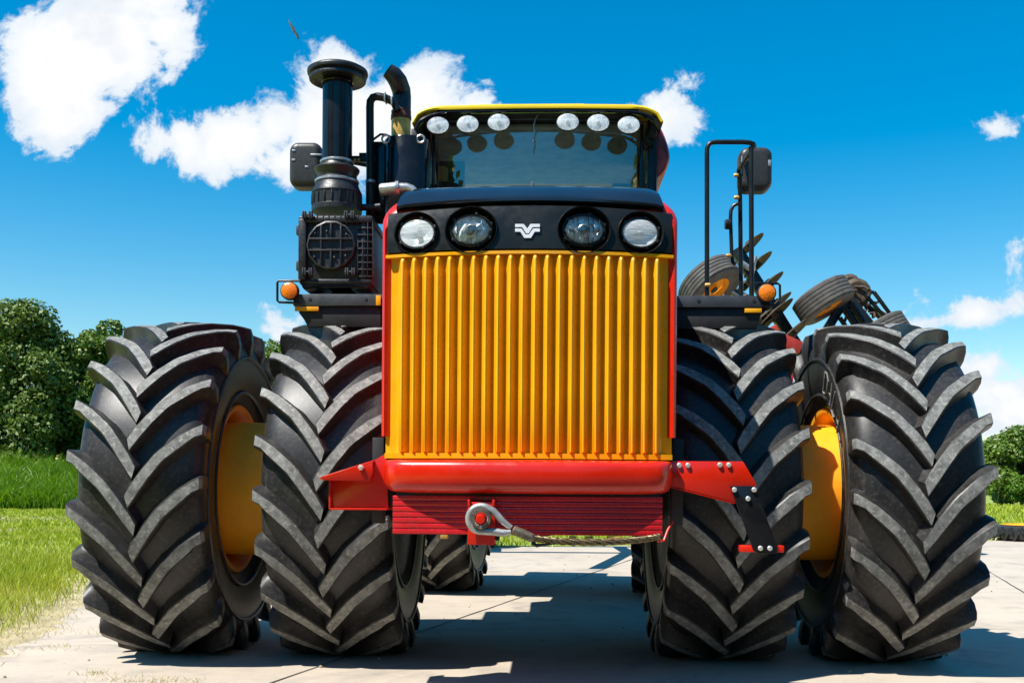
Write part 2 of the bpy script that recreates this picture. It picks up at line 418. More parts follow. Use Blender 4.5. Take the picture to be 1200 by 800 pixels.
# joints sawn in the slab
jd = Vector((0.318, 1.0, 0)).normalized(); jn = Vector((jd.y, -jd.x, 0))
j = MB()
def joint(p, d, l0, l1, wd=0.007):
    n = Vector((d.y, -d.x, 0)); N = 60; row = []
    for i in range(N+1):
        c = Vector(p)+d*(l0+(l1-l0)*i/N); c += n*random.uniform(-.004, .004); ww = wd*random.uniform(0.7, 1.3)
        row.append([c-n*ww, c+n*ww])
    j.grid(row)
J0 = Vector((-1.25, 5.66, 0.008))
joint(J0, jd, -6, 11.8)
joint(J0+jn*4.6, jd, -10, 14.5)
joint(J0+jn*9.2, jd, -10, 16.5)
tag(j.build('pavement_joint', simple('joint_gap', (0.05, 0.045, 0.04), 0.95), angle=0), kind='structure')
# the sandy, strawy verge between slab and turf
dm = MB(); L = [(-2.2-0.5, 2.0), (-3.0, 4.6), (-3.25, 6.0), (-3.6, 7.6), (-4.1, 8.9), (-4.4, 10.2), (-4.9, 13), (-5.4, 16.6)]
rows = []
for (x, y) in L:
    rows.append([(x-0.7+random.uniform(-.15, .15), y, 0.002), (x+1.0, y, 0.002)])
dm.grid(rows); tag(dm.build('verge', M['dirt'], angle=0), kind='structure')

def edge_x(y):
    ys = np.array([e[1] for e in EDGE]); xs = np.array([e[0] for e in EDGE]); return np.interp(y, ys, xs)
def blades(P, h, wd, lean, bend=0.5):
    """curved grass blades: 5 verts, a quad and a tip each; returns verts, faces"""
    n = len(P); a = rng.uniform(0, 2*PI, n); b = rng.uniform(0, 2*PI, n)
    dx, dy = np.cos(a), np.sin(a); lx, ly = np.cos(b)*lean*h, np.sin(b)*lean*h
    V = np.zeros((n, 5, 3)); hw = wd/2
    V[:, 0] = P - np.c_[dx*hw, dy*hw, 0*hw]; V[:, 1] = P + np.c_[dx*hw, dy*hw, 0*hw]
    mid = P + np.c_[lx*0.35, ly*0.35, h*0.6]
    V[:, 2] = mid + np.c_[dx*hw*.8, dy*hw*.8, 0*hw]; V[:, 3] = mid - np.c_[dx*hw*.8, dy*hw*.8, 0*hw]
    V[:, 4] = P + np.c_[lx, ly, h]
    return V
def blade_mesh(name, Vs, mat, kind='stuff'):
    V = np.concatenate([v.reshape(-1, 3) for v in Vs]); n = len(V)//5
    base = np.arange(n)*5
    me = bpy.data.meshes.new(name)
    loops = np.empty((n, 7), dtype=np.int32)
    loops[:, 0] = base; loops[:, 1] = base+1; loops[:, 2] = base+2; loops[:, 3] = base+3
    loops[:, 4] = base+3; loops[:, 5] = base+2; loops[:, 6] = base+4
    me.vertices.add(len(V)); me.vertices.foreach_set('co', V.astype(np.float32).ravel())
    me.loops.add(n*7); me.loops.foreach_set('vertex_index', loops.ravel())
    me.polygons.add(n*2)
    ls = np.empty((n, 2), dtype=np.int32); ls[:, 0] = np.arange(n)*7; ls[:, 1] = ls[:, 0]+4
    me.polygons.foreach_set('loop_start', ls.ravel())
    me.materials.append(mat); me.update(calc_edges=True)
    o = bpy.data.objects.new(name, me); COL.objects.link(o); tag(o, kind=kind); return o
def scatter(x0, x1, y0, y1, dens, keep=None):
    n = int((x1-x0)*(y1-y0)*dens); P = np.c_[rng.uniform(x0, x1, n), rng.uniform(y0, y1, n), np.zeros(n)]
    if keep is not None: P = P[keep(P)]
    return P
def clumpy(P, s=0.9):
    return 0.55+0.45*(np.sin(P[:, 0]*s*2.1+np.sin(P[:, 1]*s*1.3)*1.7)*np.sin(P[:, 1]*s*1.7+P[:, 0]*0.6))
def turf(P):   # left of the slab, thinning towards it
    d = edge_x(P[:, 1])-P[:, 0]; return (d > 0.16) & (rng.uniform(0, 1, len(P)) < np.clip((d-0.12)/0.6, 0.02, 1))
G = []
for (x0, x1, y0, y1, de, h, wd) in ((-7.5, -2.4, 4.5, 10, 1500, 0.10, 0.006), (-11, -3, 10, 15, 620, 0.115, 0.010), (-17, -3.5, 15, 23, 240, 0.10, 0.018),
                               (-28, -6, 23, 38.2, 90, 0.085, 0.035), (-9, 40, 17.0, 27, 95, 0.10, 0.02), (-9, 55, 27, 60, 26, 0.14, 0.045), (-30,-11,6,23,60,0.10,0.03)):
    if x0 in (-9,):
        P = scatter(x0, x1, y0, y1, de, lambda P: P[:, 1] > np.interp(P[:, 0], [-9, -3, 0, 4, 10, 22, 60], [17.4, 17.4, 18.0, 19.2, 21.3, 25.2, 38.2]))
    else: P = scatter(x0, x1, y0, y1, de, turf)
    c = clumpy(P)
    G.append(blades(P, h*(0.6+0.7*c)*rng.uniform(0.7, 1.3, len(P)), np.full(len(P), wd), 0.55))
# a taller fringe of uncut grass beside the slab
P = scatter(-7, -3.6, 8.8, 13.5, 420, lambda P: (edge_x(P[:, 1])-P[:, 0] > 0.75))
G.append(blades(P, rng.uniform(0.10, 0.22, len(P)), np.full(len(P), 0.008), 0.5))
blade_mesh('turf_grass', G, M['grass'])
S = []
def verge(P):
    d = edge_x(P[:, 1])-P[:, 0]; return (d > -0.12) & (d < 1.3) & (rng.uniform(0, 1, len(P)) < np.exp(-((d-0.35)/0.42)**2))
for (y0, y1, de, wd) in ((4.5, 9.5, 900, 0.005), (9.5, 17, 260, 0.009)):
    P = scatter(-7, -2.2, y0, y1, de*0.9, verge); S.append(blades(P, rng.uniform(0.02, 0.055, len(P)), np.full(len(P), wd), 1.6))
P = scatter(-9, 14, 17.1, 22, 40, lambda P: np.abs(P[:, 1]-np.interp(P[:, 0], [-9, -3, 0, 4, 10, 22], [17.3, 17.3, 17.9, 19.1, 21.2, 25.1])) < 0.35)
S.append(blades(P, rng.uniform(0.03, 0.10, len(P)), np.full(len(P), 0.02), 1.2))
for (px, py, sp) in ((140, 797, .10), (182, 799, .08), (112, 790, .05), (215, 800, .10), (62, 760, .12), (90, 742, .15)):
    q = atw(px, py, 1.0); d_ = CAMH/(CAMH-q.z); nn_ = 60
    P = np.c_[rng.normal(q.x*d_, sp, nn_), rng.normal(d_, sp*.6, nn_), np.full(nn_, .004)]; S.append(blades(P, rng.uniform(0.01, 0.035, nn_), np.full(nn_, .004), 1.3))
for yb in (21.0, 26.5, 28.0):        # mown swaths of dry cuttings
    P = scatter(-26, -5, yb, yb+0.8, 60); S.append(blades(P, rng.uniform(0.07, 0.12, len(P)), np.full(len(P), 0.03), 1.4))
blade_mesh('dry_grass', S, M['straw'])
P = scatter(-34, -2, 37.6, 43.5, 420); n = len(P); hh = np.interp(P[:, 1], [37.6, 38.3, 40, 43.5], [0.5, 1.0, 1.75, 2.45])
hh = hh*(0.88+0.12*np.sin(P[:, 0]*1.1+np.sin(P[:, 1]*1.7)))
C = [blades(P, hh*rng.uniform(0.72, 1.08, n), np.full(n, 0.045), 0.38)]
P = scatter(-34, -2, 37.6, 43.5, 300); n = len(P); P[:, 2] = np.interp(P[:, 1], [37.6, 40, 43.5], [0.2, 0.9, 1.5])*rng.uniform(0.3, 1.1, n)
C.append(blades(P, rng.uniform(0.3, 0.7, n), np.full(n, 0.04), 0.9))
blade_mesh('tall_crop', C, M['crop'])

# ------------------------------------------------------------------ trees
def tree(name, label, x, y, h, rx, ry, mat, n, leaf, base=0.15, group=None, seed=1, cat='tree', nclump=85, trunk_r=0.2):
    rg = np.random.default_rng(seed)
    root = empty(name, (x, y, 0)); tag(root, label, cat, group)
    zc = h*(1+base)/2; rz = h*(1-base)/2
    # clumps in the crown's volume, mostly towards its skin
    d = rg.normal(size=(nclump, 3)); d /= np.linalg.norm(d, axis=1)[:, None]
    rad = rg.uniform(0.35, 1.0, nclump)**0.6*0.86
    C = d*rad[:, None]*np.array([rx, ry, rz]); C[:, 2] += zc
    wid = np.clip(1.0-0.35*((C[:, 2]-zc)/rz), 0.6, 1.25); C[:, 0] *= wid; C[:, 1] *= wid
    cr = rg.uniform(0.16, 0.34, nclump)*min(rx, rz)
    which = rg.choice(nclump, n, p=(cr**2)/np.sum(cr**2))
    q = rg.normal(size=(n, 3)); q /= np.linalg.norm(q, axis=1)[:, None]
    P = C[which]+q*(cr[which]*rg.uniform(0.45, 1.08, n)**0.6)[:, None]*np.array([1.15, 1.15, 0.85])
    P[:, 2] = np.maximum(P[:, 2], 0.1)
    # leaf = folded diamond
    nrm = q*0.6+rg.normal(size=(n, 3))*0.6+np.array([0, 0, 0.5]); nrm /= np.linalg.norm(nrm, axis=1)[:, None]
    t = np.cross(nrm, rg.normal(size=(n, 3))); t /= np.linalg.norm(t, axis=1)[:, None]; b = np.cross(nrm, t)
    s = leaf*rg.uniform(0.6, 1.3, n)[:, None]
    V = np.stack([P-t*s*0.5, P+b*s*0.32+nrm*s*0.06, P+t*s*0.5, P-b*s*0.32+nrm*s*0.06], axis=1).reshape(-1, 3)
    me = bpy.data.meshes.new('crown'); me.vertices.add(n*4); me.vertices.foreach_set('co', V.astype(np.float32).ravel())
    me.loops.add(n*4); me.loops.foreach_set('vertex_index', np.arange(n*4, dtype=np.int32)); me.polygons.add(n)
    me.polygons.foreach_set('loop_start', np.arange(n, dtype=np.int32)*4); me.materials.append(mat); me.update(calc_edges=True)
    o = bpy.data.objects.new('crown', me); COL.objects.link(o); o.parent = root
    tb = MB(); rr = random.Random(seed)
    top = Vector((rr.uniform(-.3, .3), rr.uniform(-.3, .3), h*0.72))
    tb.tube([Vector((0, 0, -0.1)), Vector((0.05, 0, h*0.2)), Vector((0, .08, h*0.45)), top], [trunk_r*1.3, trunk_r, trunk_r*0.7, trunk_r*0.2], 9)
    for i in range(0, nclump, 4):
        c = Vector(C[i]); z0 = max(0.15*h, min(0.6*h, c.z*0.55)); a = Vector((0, 0, z0))
        m_ = a.lerp(c, 0.5)+Vector((0, 0, -0.05*h)); tb.tube([a, m_, c], [trunk_r*0.42, trunk_r*0.28, trunk_r*0.08], 6)
    tb.build('trunk', M['bark'], root); return root
tree('broadleaf_tree', 'broad dark green tree behind the tall crop at the left edge', -21.3, 46, 9.05, 3.2, 3.0, M['leaf'], 60000, 0.21, 0.05, 'trees beyond the tall crop', 3)
tree('broadleaf_tree', 'round dark green tree behind the tall crop next to the outer left wheel', -18.5, 47.5, 8.75, 2.45, 2.3, M['leaf2'], 44000, 0.21, 0.05, 'trees beyond the tall crop', 5)
tree('broadleaf_tree', 'tree whose leaves show in the gap between the two left wheels', -11.4, 50, 8.3, 2.6, 2.2, M['leaf2'], 16000, 0.20, 0.05, 'trees beyond the tall crop', 8)
tree('broadleaf_tree', 'tree cut off by the left border of the photo', -26.6, 47, 8.6, 3.0, 2.6, M['leaf'], 14000, 0.21, 0.05, 'trees beyond the tall crop', 12)
tree('hedge_tree', 'rounded green hedge tree on the turf beyond the right wheels', 29.0, 60, 5.0, 2.9, 2.4, M['leaf2'], 30000, 0.22, 0.0, None, 15, trunk_r=0.13)
tree('shrub', 'low bright green shrub in front of the hedge tree at the right edge', 27.9, 56.5, 1.95, 1.5, 1.2, M['leaf3'], 7000, 0.17, 0.0, None, 18, 'shrub', 34, 0.06)
tree('hedge_tree', 'hedge tree at the right border of the photo', 34.6, 62, 5.0, 3.4, 2.4, M['leaf2'], 12000, 0.22, 0.0, None, 21, trunk_r=0.13)

# unseen arc of leaves behind the camera, added to block sky fill
n = 34000
aa = np.radians(rng.uniform(192, 348, n)); rr_ = rng.uniform(19, 25, n)
P = np.c_[rr_*np.cos(aa)*1.15, 3+rr_*np.sin(aa), rng.uniform(0, 1, n)**0.9]
P[:, 2] *= (11.5+1.6*np.sin(aa*11)+1.0*np.sin(aa*27+1))*(1-0.52*np.clip(1.6-np.abs(np.degrees(aa)-270)/14, 0, 1))  # lower straight behind, shaped so the windshield mirrors open sky
nn = rng.normal(size=(n, 3)); nn /= np.linalg.norm(nn, axis=1)[:, None]; tt_ = np.cross(nn, rng.normal(size=(n, 3))); tt_ /= np.linalg.norm(tt_, axis=1)[:, None]; bb_ = np.cross(nn, tt_)
V = np.stack([P-tt_*.40, P+bb_*.26, P+tt_*.40, P-bb_*.26], axis=1).reshape(-1, 3)
me = bpy.data.meshes.new('sky_fill_blocker'); me.from_pydata([tuple(v) for v in V], [], [tuple(range(i*4, i*4+4)) for i in range(n)]); me.materials.append(M['leaf'])
o = bpy.data.objects.new('sky_fill_blocker', me); COL.objects.link(o); tag(o, kind='stuff')
# a far-off wood closing the horizon
n = 26000
P = np.c_[rng.uniform(-130, 130, n), rng.uniform(125, 140, n), rng.uniform(0, 1, n)]
P[:, 2] *= 4.0+0.7*np.sin(P[:, 0]*.21)+0.5*np.sin(P[:, 0]*.57)
nn = rng.normal(size=(n, 3)); nn /= np.linalg.norm(nn, axis=1)[:, None]; tt_ = np.cross(nn, rng.normal(size=(n, 3))); tt_ /= np.linalg.norm(tt_, axis=1)[:, None]; bb_ = np.cross(nn, tt_)
V = np.stack([P-tt_*.45, P+bb_*.3, P+tt_*.45, P-bb_*.3], axis=1).reshape(-1, 3)
me = bpy.data.meshes.new('far_wood'); me.from_pydata([tuple(v) for v in V], [], [tuple(range(i*4, i*4+4)) for i in range(n)]); me.materials.append(M['leaf2'])
o = bpy.data.objects.new('far_wood', me); COL.objects.link(o); tag(o, kind='stuff')
# dandelions
for i, (px, py) in enumerate(((17, 691), (26, 689), (35, 692))):
    p = atw(px, py, 10.4); fl = empty('dandelion', (p.x, p.y, 0))
    tag(fl, 'small yellow dandelion standing in the uncut grass left of the wheels', 'flower', 'dandelions in the grass')
    MB().tube([(0, 0, 0), (0.01, 0, p.z*0.6), (0, 0, p.z)], 0.004, 5).build('stem', M['crop'], fl)
    MB().lathe([(0.004, p.z-.012), (0.03, p.z), (0.026, p.z+.012), (0.001, p.z+.016)], n=10).build('flower_head', M['flower'], fl)

# ================================================================== WHEELS
RT = 1.06; AXZ = 1.024; XS = 0.885
CAR = [(0.0, .986), (.10, .985), (.2, .980), (.29, .968), (.34, .955), (.375, .935), (.395, .912), (.408, .87), (.412, .80), (.402, .72), (.378, .64), (.342, .57), (.308, .525), (.285, .495), (.25, .47)]
def tyre_mesh(phase, name, NL=21):
    mb = MB()
    prof = CAR[::-1]+[(-x, r) for x, r in CAR[1:]]
    n = 138; rings = []
    for x, r in prof:
        rings.append([(x, -r*math.cos(2*PI*i/n), r*math.sin(2*PI*i/n)) for i in range(n)])
    mb.grid(rings, cv=True)
    # moulded rings on the sidewall
    for sgn in (1, -1):
        for (x, r, t) in ((.411, .835, .012), (.381, .615, .010)):
            mb.tube([(sgn*x, -r*math.cos(2*PI*i/90), r*math.sin(2*PI*i/90)) for i in range(90)], t, 6, closed=True)
    # lugs: stations from the nose at the centre over the shoulder and down the sidewall
    #      carcass (x, r)    top (x, r)       s     half-widths base, mid, top
    ST = [((-.034, .970), (-.022, 1.0605), .408, .072, .050, .0385),
          ((.03, .970), (.032, 1.0605), .332, .090, .053, .037),
          ((.09, .968), (.090, 1.0595), .258, .096, .054, .0365),
          ((.165, .964), (.166, 1.056), .170, .100, .054, .0365),
          ((.190, .962), (.192, 1.055), .146, .100, .054, .0365),
          ((.295, .948), (.305, 1.045), .058, .100, .055, .037),
          ((.350, .938), (.374, 1.034), .010, .098, .057, .038),
          ((.385, .910), (.420, 1.024), -.012, .078, .053, .038),
          ((.397, .895), (.432, .985), -.018, .072, .052, .039),
          ((.402, .875), (.434, .925), -.026, .060, .049, .039),
          ((.404, .83), (.416, .845), -.034, .042, .036, .031)]
    xs = [s[0][0] for s in ST]; ss_ = [s[2] for s in ST]
    for sgn in (1, -1):
        for kk in range(NL):
            th0 = phase + 2*PI*(kk+(0.5 if sgn < 0 else 0))/NL
            rows = []
            for i, (C, T, s, wb, wm, wt) in enumerate(ST):
                # path tangent in the (x, s) sheet -> across direction
                i0, i1 = max(0, i-1), min(len(ST)-1, i+1)
                tx = (ST[i1][1][0]-ST[i0][1][0]) + 0.0; ts = ss_[i1]-ss_[i0]
                if i >= 7: tx, ts = 0.25, -0.06
                L = math.hypot(tx, ts); ax, as_ = -ts/L, tx/L      # across
                if i == 0: ax, as_ = ax*0.35+0.0, 1.0
                row = []
                for (o, hgt) in ((-wb, 0), (-(wb+wm)*.5, .07), (-wm, .30), (-wt, .93), (-wt*.80, 1.0), (wt*.80, 1.0), (wt, .93), (wt+(wm-wt)*.45, .30), (wt+(wb-wt)*.30, .06), (wt+(wb-wt)*.6, 0)):
                    x = C[0]+(T[0]-C[0])*hgt; r = C[1]+(T[1]-C[1])*hgt
                    damp = 1.0 if i < 6 else 0.15
                    dxo = ax*o*damp; so = s + as_*o
                    if hgt == 0: r -= 0.012
                    # keep the crown's fall as the section steps sideways
                    th = th0 - so/RT
                    row.append((sgn*(x+dxo), -r*math.cos(th), r*math.sin(th)))
                rows.append(row)
            o = len(mb.v)
            vs = [p for r_ in rows for p in r_]; fs = []; mi = []
            nv = 10
            for a in range(len(rows)-1):
                for b in range(nv-1):
                    fs.append((a*nv+b, (a+1)*nv+b, (a+1)*nv+b+1, a*nv+b+1)); mi.append(1 if (b == 4 and a < 8) else 0)
            fs.append(tuple(range(nv))); mi.append(0)
            fs.append(tuple((len(rows)-1)*nv+b for b in range(nv))); mi.append(0)
            mb.add(vs, fs); mb.mi[-len(fs):] = mi
    # standing on the ground: the tread flattens at the contact and bulges a little
    V = []
    for (x, y, z) in mb.v:
        if z < -AXZ: z = -AXZ+0.001
        V.append((x*XS, y, z))
    mb.v = V
    o = mb.build(name, [M['rubber'], M['lugtop']], None, 28, weld=False, recalc=False)
    bmm = bmesh.new(); bmm.from_mesh(o.data); bmesh.ops.recalc_face_normals(bmm, faces=bmm.faces[:]); bmm.to_mesh(o.data); bmm.free()
    o.data.polygons.foreach_set('use_smooth', [True]*len(o.data.polygons)); o.data.set_sharp_from_angle(angle=R(28))
    me = o.data; bpy.data.objects.remove(o); return me
TYRES = [tyre_mesh(PHASE, 'tyre') for PHASE in (0.02, 0.11)]

def rim_mb():
    mb = MB()
    # the rim well, both flanges, and the dished disc
    mb.lathe([(.478, -.268), (.505, -.300), (.532, -.304), (.540, -.292), (.515, -.258), (.465, -.23), (.44, -.15), (.44, .15), (.465, .23), (.515, .258), (.540, .292), (.532, .304), (.505, .300), (.478, .268), (.455, .225), (.43, .14), (.43, -.14), (.455, -.225), (.478, -.268)], axis='X', n=64, cap=False)
    mb.lathe([(.432, .06), (.36, .055), (.30, -.02), (.16, -.03), (.15, .06), (.001, .06)], axis='X', n=48, cap=False)
    mb.lathe([(.432, .035), (.36, .03), (.30, -.045), (.16, -.055), (.001, -.055)], axis='X', n=48, cap=False)
    return mb
def spacer_mb(x0, x1):
    mb = MB(); r = .425
    d = 1 if x1 > x0 else -1
    mb.lathe([(r-.03, x0), (r, x0), (r, x1), (r-.03, x1)], axis='X', n=64, cap=False)
    mb.lathe([(r-.03, x1), (r-.03, x0)], axis='X', n=64, cap=False)
    return mb
tractor = empty('tractor', (TX, TY, 0), -YAW)
tag(tractor, 'large red and yellow articulated tractor with dual wheels standing on the concrete slab', 'tractor')
TRAC = tractor
PIV = Vector((0, 1.95, 0)); ART = R(-5.3)
def rear_T(p):
    q = Vector(p)-PIV; q.rotate(Quaternion((0, 0, 1), ART)); return q+PIV
rimm = rim_mb().build('wheel', M['rimyellow'], tractor, 30)
first = True
for (ax_y, rear) in ((0, False), (3.88, True)):
    for kx, lx in enumerate((-2.185, -1.145, 1.145, 2.135)):
        if first: wo = rimm; first = False
        else:
            wo = rimm.copy(); COL.objects.link(wo); wo.parent = tractor
        p = (lx, ax_y, AXZ)
        wo.location = rear_T(p) if rear else p
        wo.rotation_euler = (0, 0, ART if rear else 0)
        ty = bpy.data.objects.new('tyre', TYRES[(kx+(1 if rear else 0)) % 2]); COL.objects.link(ty); ty.parent = wo
        if abs(lx) > 1.5:
            s = -1 if lx > 0 else 1
            spacer_mb(s*0.10, s*0.74).build('dual_spacer', M['rimyellow'], wo, 30)
        else:
            s = -1 if lx > 0 else 1
            hb = MB(); hb.lathe([(.44, s*.15), (.52, s*.262), (.548, s*.285), (.545, s*.309), (.50, s*.312), (.30, s*.325), (.24, s*.36), (.22, s*.50)], axis='X', n=40); hb.build('axle_hub', M['deep'], wo)  # hub stub plus a black disc added over the rim as shade
# embossed sidewall lettering on the right outer front tyre (as much as shows)
def letters():
    mb = MB()
    x0 = 2.07-0.4135
    def stroke(pts, a0, r0):
        P = []
        for (u, v_) in pts:        # u along the circumference, v radially
            r = r0+v_; a = a0 - u/r0
            xx = -(0.405+0.006) if r < .80 else -(0.412+0.004)
            P.append((xx*XS, -r*math.cos(a), r*math.sin(a)))
        mb.tube(P, 0.0055, 6)
    H, W = .13, .075
    D = [(0, 0), (0, H), (W*.6, H), (W, H*.75), (W, H*.25), (W*.6, 0), (0, 0)]
    A = [(0, 0), (W*.5, H), (W, 0)]
    A2 = [(W*.2, H*.4), (W*.8, H*.4)]
    Lc = [(0, H), (0, 0), (W, 0)]
    for k_, g_ in enumerate(([D], [A, A2], [Lc], [A, A2])):
        for st in g_: stroke(st, 1.18-0.17*k_, .665)
    return mb
wr = [o for o in tractor.children if o.name.startswith('wheel') and abs(o.location.x-2.135) < .01 and abs(o.location.y) < .01][0]
letters().build('sidewall_lettering', M['lugtop'], wr)

# ================================================================== TRACTOR FRONT UNIT
# chassis and axles
c = MB()
c.box((-.42, -1.45, .84), (.42, 1.75, 1.25), .02); c.box((-.30, -1.2, 1.2), (.30, .5, 2.2), .02)
c.lathe([(.20, -1.0), (.22, -.5), (.26, -.25), (.29, -.1), (.29, .1), (.26, .25), (.22, .5), (.20, 1.0)], c=(0, 0, AXZ), axis='X', n=28)
c.build('front_chassis', M['deep'], tractor)
c = MB(); c.box((-.36, 2.15, .86), (.36, 5.1, 1.22), .02); c.box((-.95, 2.6, 1.3), (.95, 4.9, 1.75), .08)
c.lathe([(.20, -1.0), (.22, -.5), (.26, -.25), (.29, -.1), (.29, .1), (.26, .25), (.22, .5), (.20, 1.0)], c=(0, 3.88, AXZ), axis='X', n=28)
c.box((-.2, 1.6, .92), (.2, 2.3, 1.15), .03)
rc = c.build('rear_chassis', M['deep'], tractor); rc.location = rear_T((0, 0, 0)); rc.rotation_euler = (0, 0, ART)
c = MB()
for s in (-1, 1): c.prism([(s*.6, 1.8), (s*1.55, 1.95), (s*1.55, 2.03), (s*.6, 2.0)] if s > 0 else [(-.6, 2.0), (-1.55, 2.03), (-1.55, 1.95), (-.6, 1.8)], 2.75, 5.0, .01)
fx = c.build('rear_fender', M['satin_black'], tractor); fx.location = rear_T((0, 0, 0.35)); fx.rotation_euler = (0, 0, ART)

# hood
HW = .735
HS = [(-1.515, 2.385, .08, .05), (-1.508, 2.42, .10, .07), (-1.48, 2.475, .13, .10), (-1.43, 2.515, .16, .12), (-1.36, 2.550, .19, .14), (-1.25, 2.578, .20, .15), (-.9, 2.598, .20, .15), (.1, 2.628, .20, .15), (.54, 2.64, .20, .15)]
def hint(ly):
    ys = [h[0] for h in HS]; return [float(np.interp(ly, ys, [h[i] for h in HS])) for i in (1, 2, 3)]
def hoodw(ly): return float(np.interp(ly, [-1.515, -1.505, -1.47, -1.40, .7], [.718, .730, .737, .740, .740]))
def hood_z(ly, x):
    T, a, b = hint(ly); hw = hoodw(ly); ax = abs(x)
    z = T-0.022*(min(ax, hw-a)/hw)**2
    if ax > hw-a: q = min(1.0, (ax-(hw-a))/a); z -= b*(1-math.sqrt(max(0, 1-q*q)))
    return z
lys = [-1.515, -1.512, -1.508, -1.498, -1.48, -1.458, -1.43, -1.395, -1.36, -1.31, -1.25, -1.1, -.9, -.4, .1, .54]
rows = []
for ly in lys:
    hw = hoodw(ly); T, a, b = hint(ly); row = [(-hw, ly, 1.30 if ly < -1.2 else 1.30)]
    zs = T-.022*((hw-a)/hw)**2-b
    row += [(-hw, ly, 1.30+(zs-1.30)*k/4) for k in (1, 2, 3)]
    xs = [-hw+a*(1-math.cos(R(90*i/8))) for i in range(9)]
    xs = xs+[-(hw-a)+2*(hw-a)*i/10 for i in range(1, 10)]+[-q for q in xs[::-1]]
    row += [(x, ly, hood_z(ly, x)) for x in xs]
    row += [(hw, ly, 1.30+(zs-1.30)*k/4) for k in (3, 2, 1)]; row += [(hw, ly, 1.30)]
    rows.append(row)
h = MB(); h.grid(rows)
rb = [r for r in rows]
# inner return of the shell's front edge
ins = []
for p in rows[0]:
    x, y, z = p; ins.append((x*0.955, y+.02, min(z-.03, z) if z > 1.4 else z))
h.grid([rows[0], ins])
h.build('hood_shell', M['red'], tractor, 40)
# black centre panel over the hood
ph = MB(); XW = .652
PT = [(-1.600, 2.440, 0), (-1.612, 2.447, 0), (-1.612, 2.458, 0), (-1.600, 2.470, 0), (-1.57, 2.489, .1), (-1.53, 2.516, .25), (-1.48, 2.546, .4), (-1.42, 2.572, .55), (-1.34, 2.594, .75), (-1.25, 2.606, 1), (-.9, 2.624, 1), (-.4, 2.640, 1), (.1, 2.654, 1), (.53, 2.665, 1)]
rows = []
for (ly, z, k) in PT:
    row = []
    for i in range(33):
        u = -1+2*i/32; wv_ = .662-.03*k; x = u*wv_
        y = ly+(1-k)*.105*(x/.71)**2+.004
        drop = .009*u*u+.020*max(0, (abs(u)-.9)/.1)**2*(0.4+.6*k)
        row.append((x, y, z-drop))
    rows.append(row)
ph.grid(rows)
for q in (0, -1):
    ph.grid([[r[q] for r in rows], [(r[q][0]*.99, r[q][1]+.01, r[q][2]-.06) for r in rows]])
ph.grid([rows[0], [(x, y+.05, z-.006) for x, y, z in rows[0]]])
ph.build('hood_panel', simple('hood_black', (0.009, 0.009, 0.010), 0.16, 0, 0.6, 0.2, 4, spec=0.4, rvar=0.05), tractor, 40)
lt = MB(); lt.tube([(.008, -1.27, 2.60), (.008, -1.24, 2.636), (.008, -1.20, 2.63)], .008, 8); lt.lathe([(.016, -.006), (.016, .006)], c=(.008, -1.24, 2.628), axis='X', n=12)
lt.build('hood_latch', M['steel'], tractor)

# grille: ribbed yellow sheet bowed towards the front
def bow(x): return -1.625+0.105*(x/.71)**2
gl, gr = -.712, .712; NF = 22; x_a, x_b = -.655, .660
xs = [gl, gl+.004, gl+.01]+list(np.linspace(gl+.02, x_a-.006, 4))
prof = [0]*len(xs)
NS = 14
for i in range(NF*NS+1):
    x = x_a+(x_b-x_a)*i/(NF*NS); ph_ = (i % NS)/NS
    xs.append(x); prof.append((0.5-0.5*math.cos(2*PI*ph_))**1.0*0.046)
xe = list(np.linspace(x_b+.006, gr-.02, 4))+[gr-.01, gr-.004, gr]; xs += xe; prof += [0]*len(xe)
zb, zt = 1.212, 2.186
rows = []
for z, k in ((zb, 0.5), (zb+.012, 1), (zb+.3, 1), (zt-.35, 1), (zt-.03, 1), (zt-.012, .85), (zt-.003, .5)):
    rows.append([(x, bow(x)+.030-p*k, z) for x, p in zip(xs, prof)])
gm = MB(); gm.grid(rows)
gm.grid([[(gl, bow(gl)+.03, z), (gl, bow(gl)+.10, z)] for z in (zb, zt)]); gm.grid([[(gr, bow(gr)+.03, z), (gr, bow(gr)+.10, z)] for z in (zb, zt)])
grille = gm.build('grille', M['yellow'], tractor, 50)
def bowstrip(z0, z1, d0, d1, x0=gl, x1=gr, n=24, mb=None):
    mb = mb or MB(); sec = []
    for i in range(n+1):
        x = x0+(x1-x0)*i/n; y = bow(x)
        sec.append([(x, y+d0, z0), (x, y+d0, z1), (x, y+d1, z1), (x, y+d1, z0)])
    mb.grid(sec, cv=True); mb.add(sec[0], [(0, 1, 2, 3)]); mb.add(sec[-1], [(0, 1, 2, 3)]); return mb
fr = bowstrip(zt-.003, zt+.012, -.006, .06); fr.build('grille_top_rail', M['yellow'], tractor)
fr = bowstrip(zb-.022, zb+.004, -.004, .06); fr.build('grille_bottom_rail', M['yellow'], tractor)
bk = bowstrip(1.16, 1.196, .05, .12, -.70, .70); bk.box((-.68, -1.46, 1.15), (.68, -1.40, 2.38), 0); bk.build('grille_backing', M['deep'], tractor)

